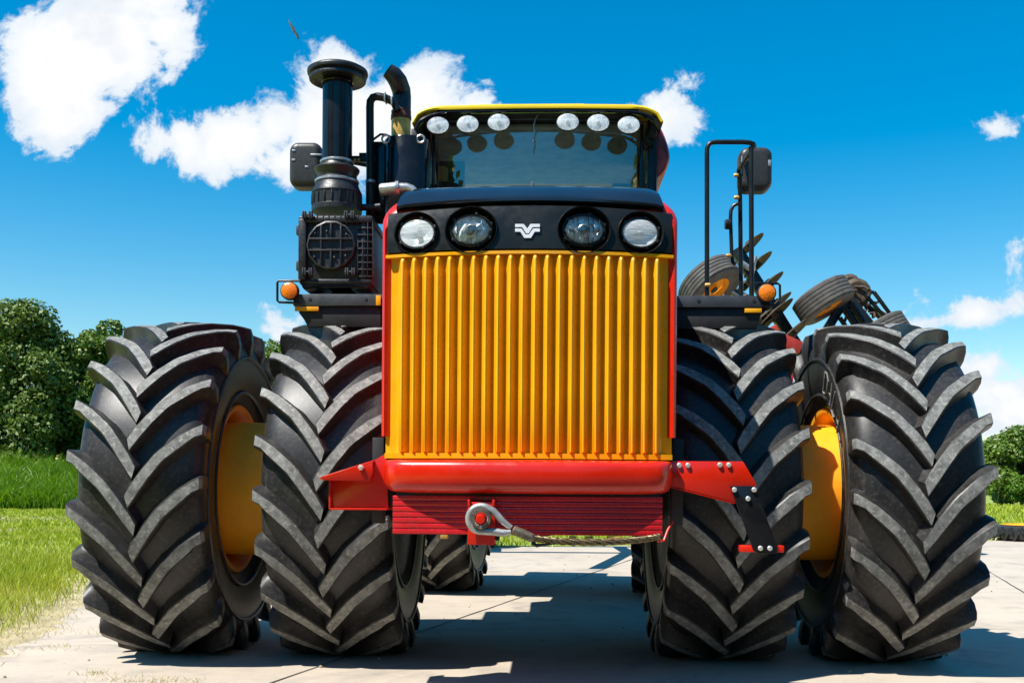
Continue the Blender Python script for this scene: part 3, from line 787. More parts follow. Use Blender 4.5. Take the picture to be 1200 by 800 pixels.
# light bezel
BL, BR, BZ0, BZ1 = -.705, .705, 2.203, 2.412
sec = []
N = 40
rows = []
for j, (z, back) in enumerate(((BZ0, .012), (BZ0+.006, .0), (BZ0+.08, .002), (BZ1-.05, .012), (BZ1-.008, .022), (BZ1, .036))):
    rows.append([(BL+(BR-BL)*i/N, bow(BL+(BR-BL)*i/N)+back-.004, z+(.016*(1-((BL+(BR-BL)*i/N)/.705)**2) if j >= 3 else 0)) for i in range(N+1)])
bz = MB()
full = rows+[[(x, y+.10, z) for x, y, z in rows[-1]], [(x, y+.13, z) for x, y, z in rows[0]]]
bz.grid(full, cu=True)
bz.add([r[0] for r in full], [tuple(range(len(full)))]); bz.add([r[-1] for r in full], [tuple(range(len(full)))])
bezel = bz.build('light_bezel', M['satin_black'], tractor, 40)
HL = []
for i, (px, py, w_, h_) in enumerate(((487.5, 272.5, 54, 48), (552.5, 271.5, 61, 53), (684.5, 271.5, 61, 53), (751, 272, 54, 48))):
    x, z = at(px, py, -1.57); s = sc_at(-1.56); HL.append((x, z, w_/2/s, h_/2/s))
cut = []
for (x, z, a, b) in HL:
    cm = MB(); yf = bow(x)
    cm.lathe([(1.0, yf-.1), (1.0, yf+.085)], c=(x, 0, z), axis='Y', n=48, sx=a, sy=b)
    cut.append(cm.build('cutter', M['deep'], tractor, 0))
bpy.context.view_layer.update()
boolean_cut(bezel, cut)
for i, (x, z, a, b) in enumerate(HL):
    yf = bow(x); inner = i in (1, 2)
    slope = 2*.105*x/.71**2          # the bezel's turn at this lamp
    T = Matrix.Translation((x, yf, z)) @ Matrix.Rotation(math.atan(slope), 4, 'Z')
    bowl = MB(); k = .76
    bowl.lathe([(1.045, -.002), (1.02, -.012), (.985, -.006), (.95, .02), (.90, .055), (.86, .07), (.5, .075)], axis='Y', n=48, sx=a, sy=b, T=T, cap=False)
    hl = bowl.build('headlight', M['gloss_black'], tractor)
    la, lb = (a*.76, b*.64) if inner else (a*.79, b*.68)
    ring = MB(); ring.tube([T @ Vector((la*1.05*math.cos(2*PI*q/48), .012, lb*1.05*math.sin(2*PI*q/48))) for q in range(48)], .007, 8, closed=True)
    for q in (20, 75, 140, 215, 290, 330):
        ca, sa = math.cos(R(q)), math.sin(R(q)); ring.box((-.006, .0, -.008), (.006, .02, .008), .002, T @ Matrix.Translation((la*1.12*ca, 0, lb*1.12*sa)) @ Matrix.Rotation(-R(q), 4, 'Y'))
    ring.build('retaining_ring', M['satin_black'] if inner else M['plastic'], hl)
    if inner:
        rf = MB()
        for q in range(-4, 4):      # vertical facets of the reflector
            x0, x1 = la*q/4, la*(q+1)/4
            def hz(xx): return lb*math.sqrt(max(0, 1-(xx/la)**2))
            def dp(xx): return .006+.016*(1-(xx/la)**2)
            m0, m1, o = hz(x0), hz(x1), random.uniform(-.012, .012)
            for jz in range(4):
                t0, t1 = -1+jz*.5, -.5+jz*.5; oz = random.uniform(-.01, .012)
                P = [(x0, dp(x0)+o+oz*(t0 != -1), m0*t0), (x1, dp(x1)-o*.6, m1*t0), (x1, dp(x1)-o*.6+oz, m1*t1), (x0, dp(x0)+o, m0*t1)]
                rf.add([T @ Vector(p) for p in P], [(0, 1, 2, 3)])
        rf.build('reflector', M['facet'], hl, 0, weld=False)
        bb = MB(); bb.lathe([(.016, .055), (.016, .004), (.011, -.003), (.001, -.006)], axis='Y', n=20, T=T); bb.lathe([(.028, .05), (.031, .012), (.027, .009)], axis='Y', n=20, T=T, cap=False)
        bb.build('bulb', M['galv'], hl)
        ln = MB(); ln.lathe([(1.0, .010), (.93, -.004), (.7, -.014), (.4, -.02), (.001, -.022)], axis='Y', n=40, sx=la, sy=lb, T=T, cap=False); ln.build('lens', M['lensglass'], hl)
    else:
        ln = MB(); ln.lathe([(1.0, .014), (.95, .0), (.8, -.006), (.5, -.012), (.001, -.015)], axis='Y', n=40, sx=la, sy=lb, T=T, cap=False); ln.build('lens', M['ribglass'], hl)
        rf = MB(); rf.lathe([(.98, .013), (.85, .020), (.6, .032), (.35, .040), (.16, .044)], axis='Y', n=40, sx=la, sy=lb, T=T, cap=False); rf.build('reflector', M['facet'], hl)
        bb = MB(); bb.lathe([(.015, .045), (.015, .012), (.010, .006), (.001, .004)], axis='Y', n=18, T=T); bb.build('bulb', M['galv'], hl)
# emblem: two nested white bands with a V in the middle
ex, ez = at(618, 270.5, -1.635); s = sc_at(-1.63)
U = lambda pts: [((p-597)/25.0/s, -(q-418)/25.0/s) for p, q in pts]
e1 = U([(238, 215), (490, 215), (598, 350), (690, 215), (965, 215), (965, 305), (752, 305), (640, 488), (560, 488), (440, 305), (238, 305)])
e2 = U([(238, 348), (425, 348), (545, 522), (650, 522), (765, 348), (965, 348), (965, 442), (815, 442), (705, 625), (505, 625), (390, 442), (238, 442)])
em = MB()
for q in (e1, e2): em.prism(q, -.007, .01, .0008, Matrix.Translation((ex, bow(ex)-.0015, ez)), 1)
em.build('emblem', M['white'], tractor, 30)

# bumper fascia (rounded red nose below the grille)
fm_ = MB()
pf = [(.30, 1.182), (.09, 1.184), (.03, 1.180), (.008, 1.168), (0, 1.150), (-.003, 1.11), (.0, 1.075), (.012, 1.045), (.032, 1.028), (.07, 1.020), (.30, 1.018)]
HB = .712
us = [-1, -.995, -.985, -.97, -.95, -.92, -.88]+list(np.linspace(-.8, .8, 17))+[.88, .92, .95, .97, .985, .995, 1]
rows = []
for u in us:
    x = u*HB; e = max(0, (abs(u)-.88)/.12); r = .12*(1-math.sqrt(max(0, 1-e*e)))
    xx = math.copysign(min(abs(x), HB), x)
    lift = .045*(1-math.sqrt(max(0, 1-(max(0, (abs(u)-.86)/.14))**2)))*0.9
    rows.append([(xx, bow(x*.98)-.105+d+r if d < .25 else -1.36, z+(lift if z < 1.09 else 0)) for d, z in pf])
fm_.grid(rows); fm_.add(rows[0], [tuple(range(len(pf)))]); fm_.add(rows[-1], [tuple(range(len(pf)))])
fm_.build('front_fascia', M['red'], tractor, 50)
gp = MB(); gp.box((-.64, -1.60, .99), (.64, -1.35, 1.03), .004); gp.build('weight_carrier', M['deep'], tractor)
# stacked weight plates
wm_ = MB(); z0, z1 = .818, 1.008; nw = 7
for i in range(nw):
    a = z0+(z1-z0)*i/nw; b = z0+(z1-z0)*(i+1)/nw
    wm_.box((-.658, -1.605, a+.0008), (.658, -1.20, b-.0008), .0045, None, 2)
wm_.build('front_weight', M['weight'], tractor, 40)
for px in (521, 671, 690, 715, 723):
    wb_ = MB(); x, z = at(px, 628, -1.58); wb_.box((x-.018, -1.615, .797), (x+.018, -1.57, .815), .003)
    wb_.build('weight_clamp', M['brass'], tractor)
# pin bracket and pin
bx0, bz0 = at(548, 638, -1.68); bx1, bz1 = at(580, 588, -1.68)
pb = MB(); pb.box((bx0, -1.68, bz0), (bx1, -1.60, bz1), .004)
for x in (bx0, bx1-.012): pb.box((x, -1.705, bz1-.02), (x+.012, -1.60, bz1+.012), .003)
pb.build('tow_bracket', M['red'], tractor)
pxc, pzc = at(564, 607.5, -1.72)
pn = MB(); pn.lathe([(.023, -1.66), (.023, -1.775), (.019, -1.782), (.001, -1.783)], c=(pxc, 0, pzc), axis='Y', n=24)
pin = pn.build('tow_pin', M['red'], tractor)
pr = MB()
pr.lathe([(.030, -1.752), (.036, -1.752), (.036, -1.747), (.030, -1.747), (.030, -1.752)], c=(pxc, 0, pzc), axis='Y', n=28, cap=False); pr.box((pxc-.005, -1.765, pzc-.046), (pxc+.005, -1.75, pzc-.03), .001)
pr.build('retaining_clip', M['bolt'], pin)
bs = MB(); bs.box((bx1+.001, -1.66, bz0+.02), (bx1+.022, -1.62, bz0+.05), .004); bs.build('lock_nut', M['deep'], tractor)

# ---- the tow cable hangs on the pin
cable = empty('tow_cable', (0, 0, 0)); cable.matrix_world = tractor.matrix_basis
cable.location = (TX, TY, 0); cable.rotation_euler = (0, 0, -YAW)
tag(cable, 'steel wire tow cable with a looped eye hooked over the pin of the front weight', 'cable')
CYY = -1.725
rL = .060
tipx, tipz = at(599, 621, CYY)
pts = []
a0, a1 = 55, 275
for i in range(25):
    a = R(a0+(a1-a0)*i/24); pts.append((pxc+rL*math.cos(a), CYY, pzc+rL*math.sin(a)))
path = [(tipx, CYY, tipz+.012), (tipx-.04, CYY, tipz+.042), (pxc+rL*.95, CYY, pzc+rL*.62)]+pts+[(tipx-.09, CYY, pzc-.060), (tipx-.035, CYY, tipz-.014), (tipx, CYY, tipz-.008)]
th = MB(); th.tube(path, [.013, .016, .018]+[.017]*25+[.019, .018, .013], 12); th.build('cable_eye', simple('scuffed_zinc', (0.42, 0.41, 0.38), 0.38, 0.55, 0, 0.2, 30, 0.2, 150), cable, 50)
bu = MB(); bu.lathe([(.034, -.032), (.046, -.032), (.049, -.022), (.049, .022), (.046, .032), (.034, .032), (.034, -.032)], c=(pxc, CYY, pzc), axis='Y', n=32, cap=False); bu.build('thimble', M['ferrule'], cable)
f0 = Vector((at(601, 620, CYY)[0], CYY, at(601, 620, CYY)[1])); f1 = Vector((at(626, 631, CYY)[0], CYY, at(626, 631, CYY)[1]))
fe = MB(); fe.tube([f0, f0.lerp(f1, .05), f0.lerp(f1, .5), f0.lerp(f1, .92), f1], [.016, .022, .023, .021, .013], 16); fe.build('ferrule', M['ferrule'], cable)
rp = MB()
ctrl = [(f1.x-.01, f1.z+.003)]+[at(px, py, CYY) for px, py in ((640, 632.5), (660, 634.5), (690, 635.5), (720, 635), (745, 633.5), (765, 631), (775, 629))]
ds = np.linspace(0, len(ctrl)-1, 90); cxp = np.interp(ds, range(len(ctrl)), [c_[0] for c_ in ctrl]); czp = np.interp(ds, range(len(ctrl)), [c_[1] for c_ in ctrl])
ker = np.ones(9)/9; czs = czp.copy(); czs[4:-4] = np.convolve(czp, ker, 'valid')
yy = np.linspace(CYY, -1.66, 90)
for sN in range(5):
    P = []
    for i in range(90):
        a = 2*PI*sN/5+i*0.24
        P.append((cxp[i], yy[i]+.011*math.cos(a), czs[i]+.011*math.sin(a)))
    rp.tube(P, .0062, 6)
rp.build('wire_rope', M['wire'], cable, 60)
tl = MB(); q0 = at(624, 634, CYY)
tl.tube([(at(px, py, CYY)[0], CYY+.01, at(px, py, CYY)[1]) for px, py in ((626, 632), (625, 637), (629, 639), (638, 638), (648, 636.5), (656, 635))], [.008, .012, .009, .006, .006, .005], 8); tl.build('cable_tail', M['deep'], cable)
hk = MB(); hk.tube([(at(px, py, -1.62)[0], -1.62+dy, at(px, py, -1.62)[1]) for px, py, dy in ((771, 634, -.02), (778, 633, 0), (783, 622, .03), (790, 611, .06))], .006, 8); hk.build('cable_hook', M['red'], tractor)

# ---- side brackets
def pq(pts, ly): return [at(px, py, ly) for px, py in pts]
lb_ = MB()
lb_.prism(pq([(386.5, 562), (400, 558), (436, 541), (452, 531), (455, 596), (387, 596)], -1.47), -1.47, -1.458, .002)
x0, z0_ = at(387, 596, -1.47); x1, z1_ = at(454, 596, -1.47)
lb_.box((x0, -1.49, z0_-.004), (x1, -1.30, z0_+.006), .002)
lb_.box((x0-.004, -1.49, z0_), (x0+.006, -1.30, z0_+.14), .002)
lb = lb_.build('left_bracket', M['red'], tractor, 30)
fl_ = MB(); fl_.prism(pq([(374.5, 560), (436.5, 541), (437, 553), (433, 563.5), (378, 562.5)], -1.53), -1.53, -1.52, .003)
A = [at(374.5, 560, -1.53), at(436.5, 540.5, -1.53)]
fl_.add([(A[0][0], -1.53, A[0][1]), (A[1][0], -1.53, A[1][1]), (A[1][0], -1.45, A[1][1]+.012), (A[0][0], -1.45, A[0][1]+.012), (A[0][0], -1.53, A[0][1]-.006), (A[1][0], -1.53, A[1][1]-.006), (A[1][0], -1.45, A[1][1]+.006), (A[0][0], -1.45, A[0][1]+.006)],
        [(0, 1, 2, 3), (4, 7, 6, 5), (0, 4, 5, 1), (1, 5, 6, 2), (2, 6, 7, 3), (3, 7, 4, 0)])
fl_.build('bracket_flap', M['red'], tractor)
x, z = at(423, 547.5, -1.54)
MB().lathe([(.015, -1.531), (.015, -1.545), (.009, -1.552), (.001, -1.553)], c=(x, 0, z), axis='Y', n=6).build('bolt', M['bolt'], tractor)
rb_ = MB()
rb_.prism(pq([(783, 541), (789, 540), (871, 540.5), (887, 568), (861, 590), (783, 570)], -1.47), -1.47, -1.458, .002)
P0, P1 = at(783, 570, -1.47), at(861, 590, -1.47)
rb_.add([(P0[0], -1.47, P0[1]), (P1[0], -1.47, P1[1]), (P1[0], -1.36, P1[1]), (P0[0], -1.36, P0[1]), (P0[0], -1.47, P0[1]+.01), (P1[0], -1.47, P1[1]+.01), (P1[0], -1.36, P1[1]+.01), (P0[0], -1.36, P0[1]+.01)],
        [(0, 1, 2, 3), (4, 7, 6, 5), (0, 4, 5, 1), (1, 5, 6, 2), (2, 6, 7, 3), (3, 7, 4, 0)])
rb_.build('right_bracket', M['red'], tractor)
hp_ = MB(); hp_.prism(pq([(855.5, 569), (884, 569), (912, 642), (911, 648), (889, 648), (883, 645)], -1.485), -1.485, -1.473, .003, seg=2); hp_.build('hanger_plate', M['gloss_black'], tractor)
rr_ = MB(); P0, P1 = at(868, 634, -1.44), at(919, 647, -1.44); rr_.box((P0[0], -1.44, P1[1]), (P1[0], -1.36, P0[1]-.02), .003); rr_.build('hanger_bar', M['red'], tractor)
for (px, py, ly) in ((796, 545, -1.471), (806, 545, -1.471), (843.5, 544.5, -1.471), (854, 544.5, -1.471), (860.5, 573.5, -1.486), (883.5, 573.5, -1.486), (876.5, 584, -1.486), (891, 642, -1.486), (902, 642, -1.486)):
    x, z = at(px, py, ly); MB().lathe([(.0125, ly), (.0125, ly-.007), (.009, ly-.011), (.001, ly-.012)], c=(x, 0, z), axis='Y', n=12).build('bolt', M['bolt'], tractor)
# red uprights behind the tyres' inner edges
for px, sgn in ((445, -1), (792, 1)):
    st = MB(); x, z = at(px, 560, -1.3); st.box((x-.03, -1.36, .86), (x+.03, -1.28, 1.30), .004)
    st.build('bracket_mount', M['deep'], tractor)

# ---- platforms above the front wheels
def platform(side):
    LY = -.38
    if side < 0: xa, zb_ = at(343.5, 358, LY); xb, zt_ = -.60, at(344, 344.5, LY)[1]
    else: xb, zb_ = at(903, 360, LY); xa, zt_ = .60, at(900, 346.5, LY)[1]
    p = MB(); p.box((xa, LY, zb_), (xb, LY+.012, zt_), .002); p.box((xa, LY+.0125, zt_-.008), (xb, 1.2, zt_-.002), .001); p.box((xa if side < 0 else xb-.012, LY+.0125, zb_), (xa+.012 if side < 0 else xb, 1.2, zt_-.009), .001)
    pl = p.build('platform', M['steel'], tractor)
    for fx_ in (.12, .52):
        x = xa+(xb-xa)*fx_ if side < 0 else xb-(xb-xa)*fx_
        MB().lathe([(.010, LY-.001), (.010, LY-.003), (.001, LY-.004)], c=(x, 0, (zb_+zt_)/2+.005), axis='Y', n=12).build('fastener', M['deep'], pl)
    b = MB()
    if side < 0: pts = [(352, 358.5), (446, 358.5), (446, 383), (361, 383), (356, 374), (350, 366)]
    else: pts = [(793, 360.5), (893, 360.5), (891, 372), (887, 385), (793, 385)]
    b.prism(pq(pts, LY+.02), LY+.02, LY+.05, .002)
    b.box((min(xa, xb)+.1 if side < 0 else .5, LY+.06, zb_-.06), (-.5 if side < 0 else xb-.1, 1.2, zb_-.004), .004)
    b.build('platform_bracket', M['deep'], tractor)
    # yellow marker tab under the beam
    t = MB()
    if side < 0: a, c_ = at(345, 364, LY-.005), at(373, 358.8, LY-.005)
    else: a, c_ = at(873, 366, LY-.005), at(893, 361, LY-.005)
    t.box((a[0], LY+.002, a[1]), (c_[0], LY+.018, c_[1]), .002); t.build('marker_tab', M['yellow'], tractor)
    # amber reflector lamp inside a wire guard
    cx_, cz_ = at(*((339.5, 341) if side < 0 else (898.5, 343.5)), LY-.02); rl = 9.6/sc_at(LY)
    lm = MB(); lm.lathe([(rl*1.12, LY+.0), (rl*1.12, LY-.03), (rl*1.0, LY-.034)], c=(cx_, 0, cz_), axis='Y', n=32); lm = lm.build('amber_lamp', M['deep'], tractor)
    le = MB(); le.lathe([(rl, LY-.034), (rl*.95, LY-.04), (rl*.6, LY-.047), (.001, LY-.05)], c=(cx_, 0, cz_), axis='Y', n=32); le.build('lens', M['amber'], lm)
    gd = MB()
    if side < 0: pts = [(352, 329), (327, 329), (325, 331), (325, 352), (327, 354), (350, 355)]
    else: pts = [(886, 332), (911, 332), (914, 334), (914, 354), (911, 357), (893, 358)]
    gd.tube([(q[0], LY-.012, q[1]) for q in pq(pts, LY-.012)], .0075, 8); gd.build('lamp_guard', M['satin_black'], tractor)
platform(-1); platform(1)
yt = MB(); a, c_ = at(440.5, 357.5, -.40), at(446, 346, -.40); yt.box((a[0], -.40, a[1]), (c_[0], -.384, c_[1]), .001); yt.build('marker_tab', M['yellow'], tractor)

# ---- air cleaner and its intake stack
AL = -.36
def ax_(px, py=300, ly=AL): return at(px, py, ly)
xl, zlo = ax_(349, 338); xr, zhi = ax_(437, 250)
ac = MB()
ac.box((xl+.02, AL+.03, zlo+.03), (xr-.01, AL+.50, zhi), .02, None, 3)
ac.box((xl, AL+.0, zhi-.055), (xr, AL+.46, zhi-.015), .010); ac.box((xl+.005, AL+.01, zlo+.03), (xr-.01, AL+.44, zlo+.062), .010)
ac.box((xl, AL-.005, zlo+.05), (xl+.05, AL+.40, zhi-.03), .012); ac.box((xr-.075, AL+.012, zlo+.05), (xr-.045, AL+.05, zhi-.03), .006)
for k in range(9):
    z = zlo+.075+(zhi-zlo-.12)*k/8; ac.box((xr-.095, AL+.005, z-.004), (xr-.0, AL+.05, z+.004), .0015)
for k in range(4): ac.box((xr-.095+.03*k, AL+.004, zlo+.07), (xr-.089+.03*k, AL+.05, zhi-.16 if k < 2 else zhi-.04), .001)
ac.prism([(xl+.01, zlo+.035), (xl+.03, zlo+.0), (xl+.06, zlo-.015), (xl+.10, zlo-.01), (xl+.15, zlo+.03), (xr-.16, zlo+.03), (xr-.11, zlo+.0), (xr-.03, zlo+.005), (xr-.015, zlo+.035)], AL+.02, AL+.36, .004)
for k in range(10): ac.box((xl+.04+k*.036, AL-.002, zhi-.062), (xl+.046+k*.036, AL+.02, zhi-.010), .001)
cleaner = ac.build('air_cleaner', M['plastic'], tractor)
cx_, cz_ = ax_(388, 287.5); rc_ = 28/sc_at(AL)
cv = MB(); N = 16
cv.lathe([(rc_*1.04, AL+.03), (rc_*1.04, AL-.008), (rc_*.97, AL-.012), (rc_*.93, AL+.004), (.001, AL+.006)], c=(cx_, 0, cz_), axis='Y', n=14)
for k in (-.42, .0, .42):
    hh = math.sqrt(1-k*k)*rc_*.94
    if k: cv.box((cx_+k*rc_-.005, AL-.012, cz_-hh), (cx_+k*rc_+.005, AL+.01, cz_+hh), .0015)
    else:
        cv.box((cx_-.005, AL-.012, cz_+rc_*.25), (cx_+.005, AL+.01, cz_+hh), .0015); cv.box((cx_-.005, AL-.012, cz_-hh), (cx_+.005, AL+.01, cz_-rc_*.25), .0015)
for k in (-.22, .26):
    hh = math.sqrt(1-k*k)*rc_*.94; cv.box((cx_-hh, AL-.0135, cz_+k*rc_-.005), (cx_+hh, AL+.01, cz_+k*rc_+.005), .0015)
for (a, b) in ((-.68, .5), (-.18, .58), (.65, .45), (-.7, -.5), (.15, -.52), (.62, -.45)): cv.lathe([(.008, AL+.006), (.008, AL-.006), (.004, AL-.009), (.001, AL-.009)], c=(cx_+a*rc_, 0, cz_+b*rc_), axis='Y', n=8)
cv.build('filter_cover', M['plastic'], cleaner, 30)
for (px, py) in ((361, 252.5), (410, 252.5), (361, 319), (411, 319)):
    x, z = ax_(px, py); cp = MB()
    for d in (-.026, -.013, .013, .026): cp.box((x+d-.004, AL-.028, z-.022), (x+d+.004, AL-.0, z+.022), .002)
    cp.box((x-.034, AL-.024, z-.006), (x+.034, AL-.004, z+.006), .002); cp.build('latch_clip', M['steel'], cleaner)
for py in (268, 310):
    x, z = ax_(348, py); cp = MB(); cp.box((x-.012, AL+.03, z-.03), (x+.012, AL+.10, z+.03), .004); cp.box((x-.018, AL+.05, z-.022), (x-.008, AL+.08, z+.022), .002); cp.build('latch_clip', M['steel'], cleaner)
sl = -.10                         # the stack's axis
def zz(py): return at(395, py, sl)[1]
sx_ = at(395, 200, sl)[0]; S_ = sc_at(sl)
nk = MB()
nk.lathe([(29.5/S_, zz(249)), (29.5/S_, zz(244)), (28.5/S_, zz(243)), (28.5/S_, zz(229)), (29.5/S_, zz(228)), (29/S_, zz(226)), (27/S_, zz(222)), (25/S_, zz(217)), (24.6/S_, zz(215)), (25.2/S_, zz(213)), (24.6/S_, zz(211)), (23/S_, zz(210)), (23.5/S_, zz(205)), (26/S_, zz(202)), (26.6/S_, zz(199.5)), (25.5/S_, zz(198)), (21/S_, zz(197)), (19.5/S_, zz(195.5)), (19/S_, zz(190)), (17.6/S_, zz(188.5))], c=(sx_, sl, 0), axis='Z', n=48)
for k in range(20):
    a = 2*PI*k/20; nk.box((-.004, -.006, zz(242)), (.004, .006, zz(230)), .0015, Matrix.Translation((sx_, sl, 0)) @ Matrix.Rotation(a, 4, 'Z') @ Matrix.Translation((0, -28.8/S_, 0)))
nk.build('intake_neck', M['plastic'], tractor, 40)
cl_ = MB()
for py, r in ((191, 19.3), (214, 25.2)): cl_.lathe([(r/S_, zz(py+1.6)), ((r+.7)/S_, zz(py+1)), ((r+.7)/S_, zz(py-1)), (r/S_, zz(py-1.6))], c=(sx_, sl, 0), axis='Z', n=48, cap=False)
cl_.build('hose_clamp', M['galv'], tractor)
pp_ = MB(); pp_.lathe([(17.5/S_, zz(190)), (17.5/S_, zz(95))], c=(sx_, sl, 0), axis='Z', n=48); pp_.lathe([(18/S_, zz(99)), (18.6/S_, zz(98)), (18/S_, zz(96.5))], c=(sx_, sl, 0), axis='Z', n=48, cap=False)
pp_.build('intake_pipe', M['gloss_black'], tractor, 40)
cpx = MB(); cpx.lathe([(17/S_, zz(94)), (26/S_, zz(93)), (31.5/S_, zz(96)), (33.0/S_, zz(95.5)), (33.6/S_, zz(93)), (32.4/S_, zz(91)), (32.0/S_, zz(89.5)), (35.2/S_, zz(88.5)), (35.7/S_, zz(86)), (35.2/S_, zz(84)), (31/S_, zz(81.5)), (20/S_, zz(79.6)), (.001, zz(79))], c=(sx_, sl, 0), axis='Z', n=56); cpx.build('rain_cap', M['plastic'], tractor, 50)

# ---- exhaust
el = .10; E_ = sc_at(el)
mx_ = at(477, 200, el)[0]; zm = lambda py: at(477, py, el)[1]
mf = MB(); mf.lathe([(27/E_, zm(260)), (27/E_, zm(168)), (26/E_, zm(166.2)), (.001, zm(166))], c=(mx_, el, 0), axis='Z', n=48)
a, b = at(437, 166.5, el), at(452, 262, el); mf.box((a[0], el-.01, b[1]), (b[0]+.02, el+.02, a[1]), .003)
muffler = mf.build('muffler', M['gloss_black'], tractor, 40)
for px in (452, 493):
    ee = MB(); x, z = at(px, 163, el-.12); ee.tube([(x+.024*math.cos(2*PI*k/20), el-.12, z+.024*math.sin(2*PI*k/20)) for k in range(20)], .007, 6, closed=True)
    ee.build('lifting_eye', M['galv'], muffler)
ex_ = at(470, 150, el)[0]; zq = lambda py: at(470, py, el)[1]
br = MB(); br.lathe([(11.4/E_, zq(167)), (11.4/E_, zq(141)), (10.6/E_, zq(140))], c=(ex_, el, 0), axis='Z', n=32); br.build('exhaust_sleeve', M['brass'], tractor)
eb = MB(); eb.lathe([(11.9/E_, zq(141)), (12.2/E_, zq(140)), (11.9/E_, zq(135)), (11.4/E_, zq(134)), (11.8/E_, zq(131)), (11/E_, zq(130))], c=(ex_, el, 0), axis='Z', n=32); eb.build('exhaust_clamp', simple('rusty_band', (.10, .03, .02), .6, .3), tractor)
es = MB(); tipw = [at(px, py, el) for px, py in ((471, 134), (471, 114), (470.2, 106), (467.8, 99.5), (463.5, 94), (457, 89.5))]
rads = [10.6, 10.8, 11, 11, 10.4, 8.5]
es.tube([(q[0], el-.02*i if i > 2 else el, q[1]) for i, q in enumerate(tipw)], [r/E_ for r in rads], 28, cap=False)
es.tube([(q[0], el-.02*i if i > 2 else el, q[1]) for i, q in enumerate(tipw)], [r/E_*.9 for r in rads], 28, cap=False); es.build('exhaust_stack', M['plastic'], tractor, 50)
vp = MB(); pts = [(434, 262), (433.5, 126), (434, 119), (437, 114.5), (442, 113.2), (450, 114.5), (458, 118), (463, 122), (465, 130)]
vp.tube([(q[0], el-.08, q[1]) for q in pq(pts, el-.08)], [4.6/E_]*7+[4.2/E_]*2, 14); vp.tube([(q[0], el-.08, q[1]) for q in pq([(434, 264), (434, 215)], el-.08)], 5.4/E_, 14)
vp.build('breather_pipe', M['satin_black'], tractor, 50)
for px, py in ((453, 115), (461, 120)):
    vc = MB(); q = at(px, py, el-.08); vc.box((q[0]-.012, el-.12, q[1]-.03), (q[0]-.002, el-.04, q[1]+.03), .004); vc.build('pipe_clamp', M['galv'], tractor)
vc = MB()
q = at(434, 213, el-.08); vc.lathe([(5.8/E_, q[1]-.008), (5.8/E_, q[1]+.008)], c=(q[0], el-.08, 0), axis='Z', n=20)
vc.build('pipe_clamp', M['galv'], tractor)
wv = MB(); wv.tube([(q[0], el-.06, q[1]) for q in pq([(437, 164), (446, 157.5), (452, 158), (460, 161.5)], el-.06)], .008, 8); wv.build('sensor_wire', M['deep'], tractor)
sb = MB(); a, b = at(411, 190, el-.05), at(440, 183, el-.05); sb.box((a[0], el-.06, a[1]), (b[0], el-.045, b[1]), .002); a, b = at(421, 184, el-.05), at(432, 179.5, el-.05); sb.box((a[0], el-.06, a[1]), (b[0], el-.02, b[1]), .002); sbo = sb.build('stack_bracket', M['satin_black'], tractor)
for px in (416, 420.5):
    x, z = at(px, 187.5, el-.062); MB().lathe([(.009, el-.06), (.009, el-.072), (.001, el-.074)], c=(x, 0, z), axis='Y', n=10).build('bolt', M['brass'], sbo)
it = MB(); it.tube([(q[0], el-.22, q[1]) for q in pq([(445, 222.5), (447, 222.3), (464, 220.5), (464.5, 220.4), (468, 220)], el-.22)], [5.6/E_, 6.8/E_, 6.8/E_, 8/E_, 7.4/E_], 20)
it.tube([(q[0], el-.22, q[1]) for q in pq([(468, 220), (476, 219.5), (482, 221.5), (487, 227)], el-.22)], [5.2/E_, 4.9/E_, 4.9/E_, 4.9/E_], 18); it.build('coolant_tube', M['galv'], tractor, 50)
ih = MB(); ih.tube([(q[0], el-.15, q[1]) for q in pq([(424, 243), (436, 243), (446, 242)], el-.15)], 4/E_, 12); ih.build('intake_hose', M['plastic'], tractor)

# ---- cab
WF = .60                              # windshield plane
wl, wz1 = at(504, 152, WF); wr_, _ = at(759, 152, WF); wz0 = 2.62
cb = MB()
cb.box((-.84, WF+.02, 1.6), (.84, 2.15, 2.60), .03)                      # lower body
cb.box((-.80, 2.10, 2.6), (-.62, 2.16, 3.58), .01); cb.box((.62, 2.10, 2.6), (.80, 2.16, 3.58), .01)
cb.build('cab_body', M['deep'], tractor)
for x0_, x1_ in ((wl-.065, wl), (wr_, wr_+.065)):
    q = MB(); q.box((x0_, WF-.02, 2.55), (x1_, WF+.05, 3.60), .012); q.build('pillar', M['satin_black'], tractor)
qq = MB(); a = at(752, 190, WF-.04); qq.box((a[0]-.012, WF-.045, 2.55), (a[0]+.012, WF-.025, 3.57), .004); qq.build('windshield_trim', M['gloss_black'], tractor); qq = MB(); a = at(508, 190, WF-.04); qq.box((a[0]-.010, WF-.045, 2.55), (a[0]+.010, WF-.025, 3.57), .004); qq.build('windshield_trim', M['gloss_black'], tractor)
gs = MB(); N = 16; rows = []
for j_ in range(9):
    z = wz0+(3.60-wz0)*j_/8; rows.append([(wl+(wr_-wl)*i/N, WF-.06*(1-(2*i/N-1)**2)+.02, z) for i in range(N+1)])
gs.grid(rows); gs.build('windshield', M['cabglass'], tractor, 60)
for s in (-1, 1):
    x = wl-.03 if s < 0 else wr_+.03
    sg = MB(); sg.add([(x, WF+.06, 2.62), (x*1.05, 2.08, 2.62), (x*1.03, 2.08, 3.55), (x, WF+.06, 3.55)], [(0, 1, 2, 3)]); sg.build('side_window', M['cabglass'], tractor, 0)
rg_ = MB(); rg_.add([(-.6, 2.13, 2.64), (.6, 2.13, 2.64), (.6, 2.13, 3.55), (-.6, 2.13, 3.55)], [(0, 1, 2, 3)]); rg_.build('rear_window', M['cabglass'], tractor, 0)
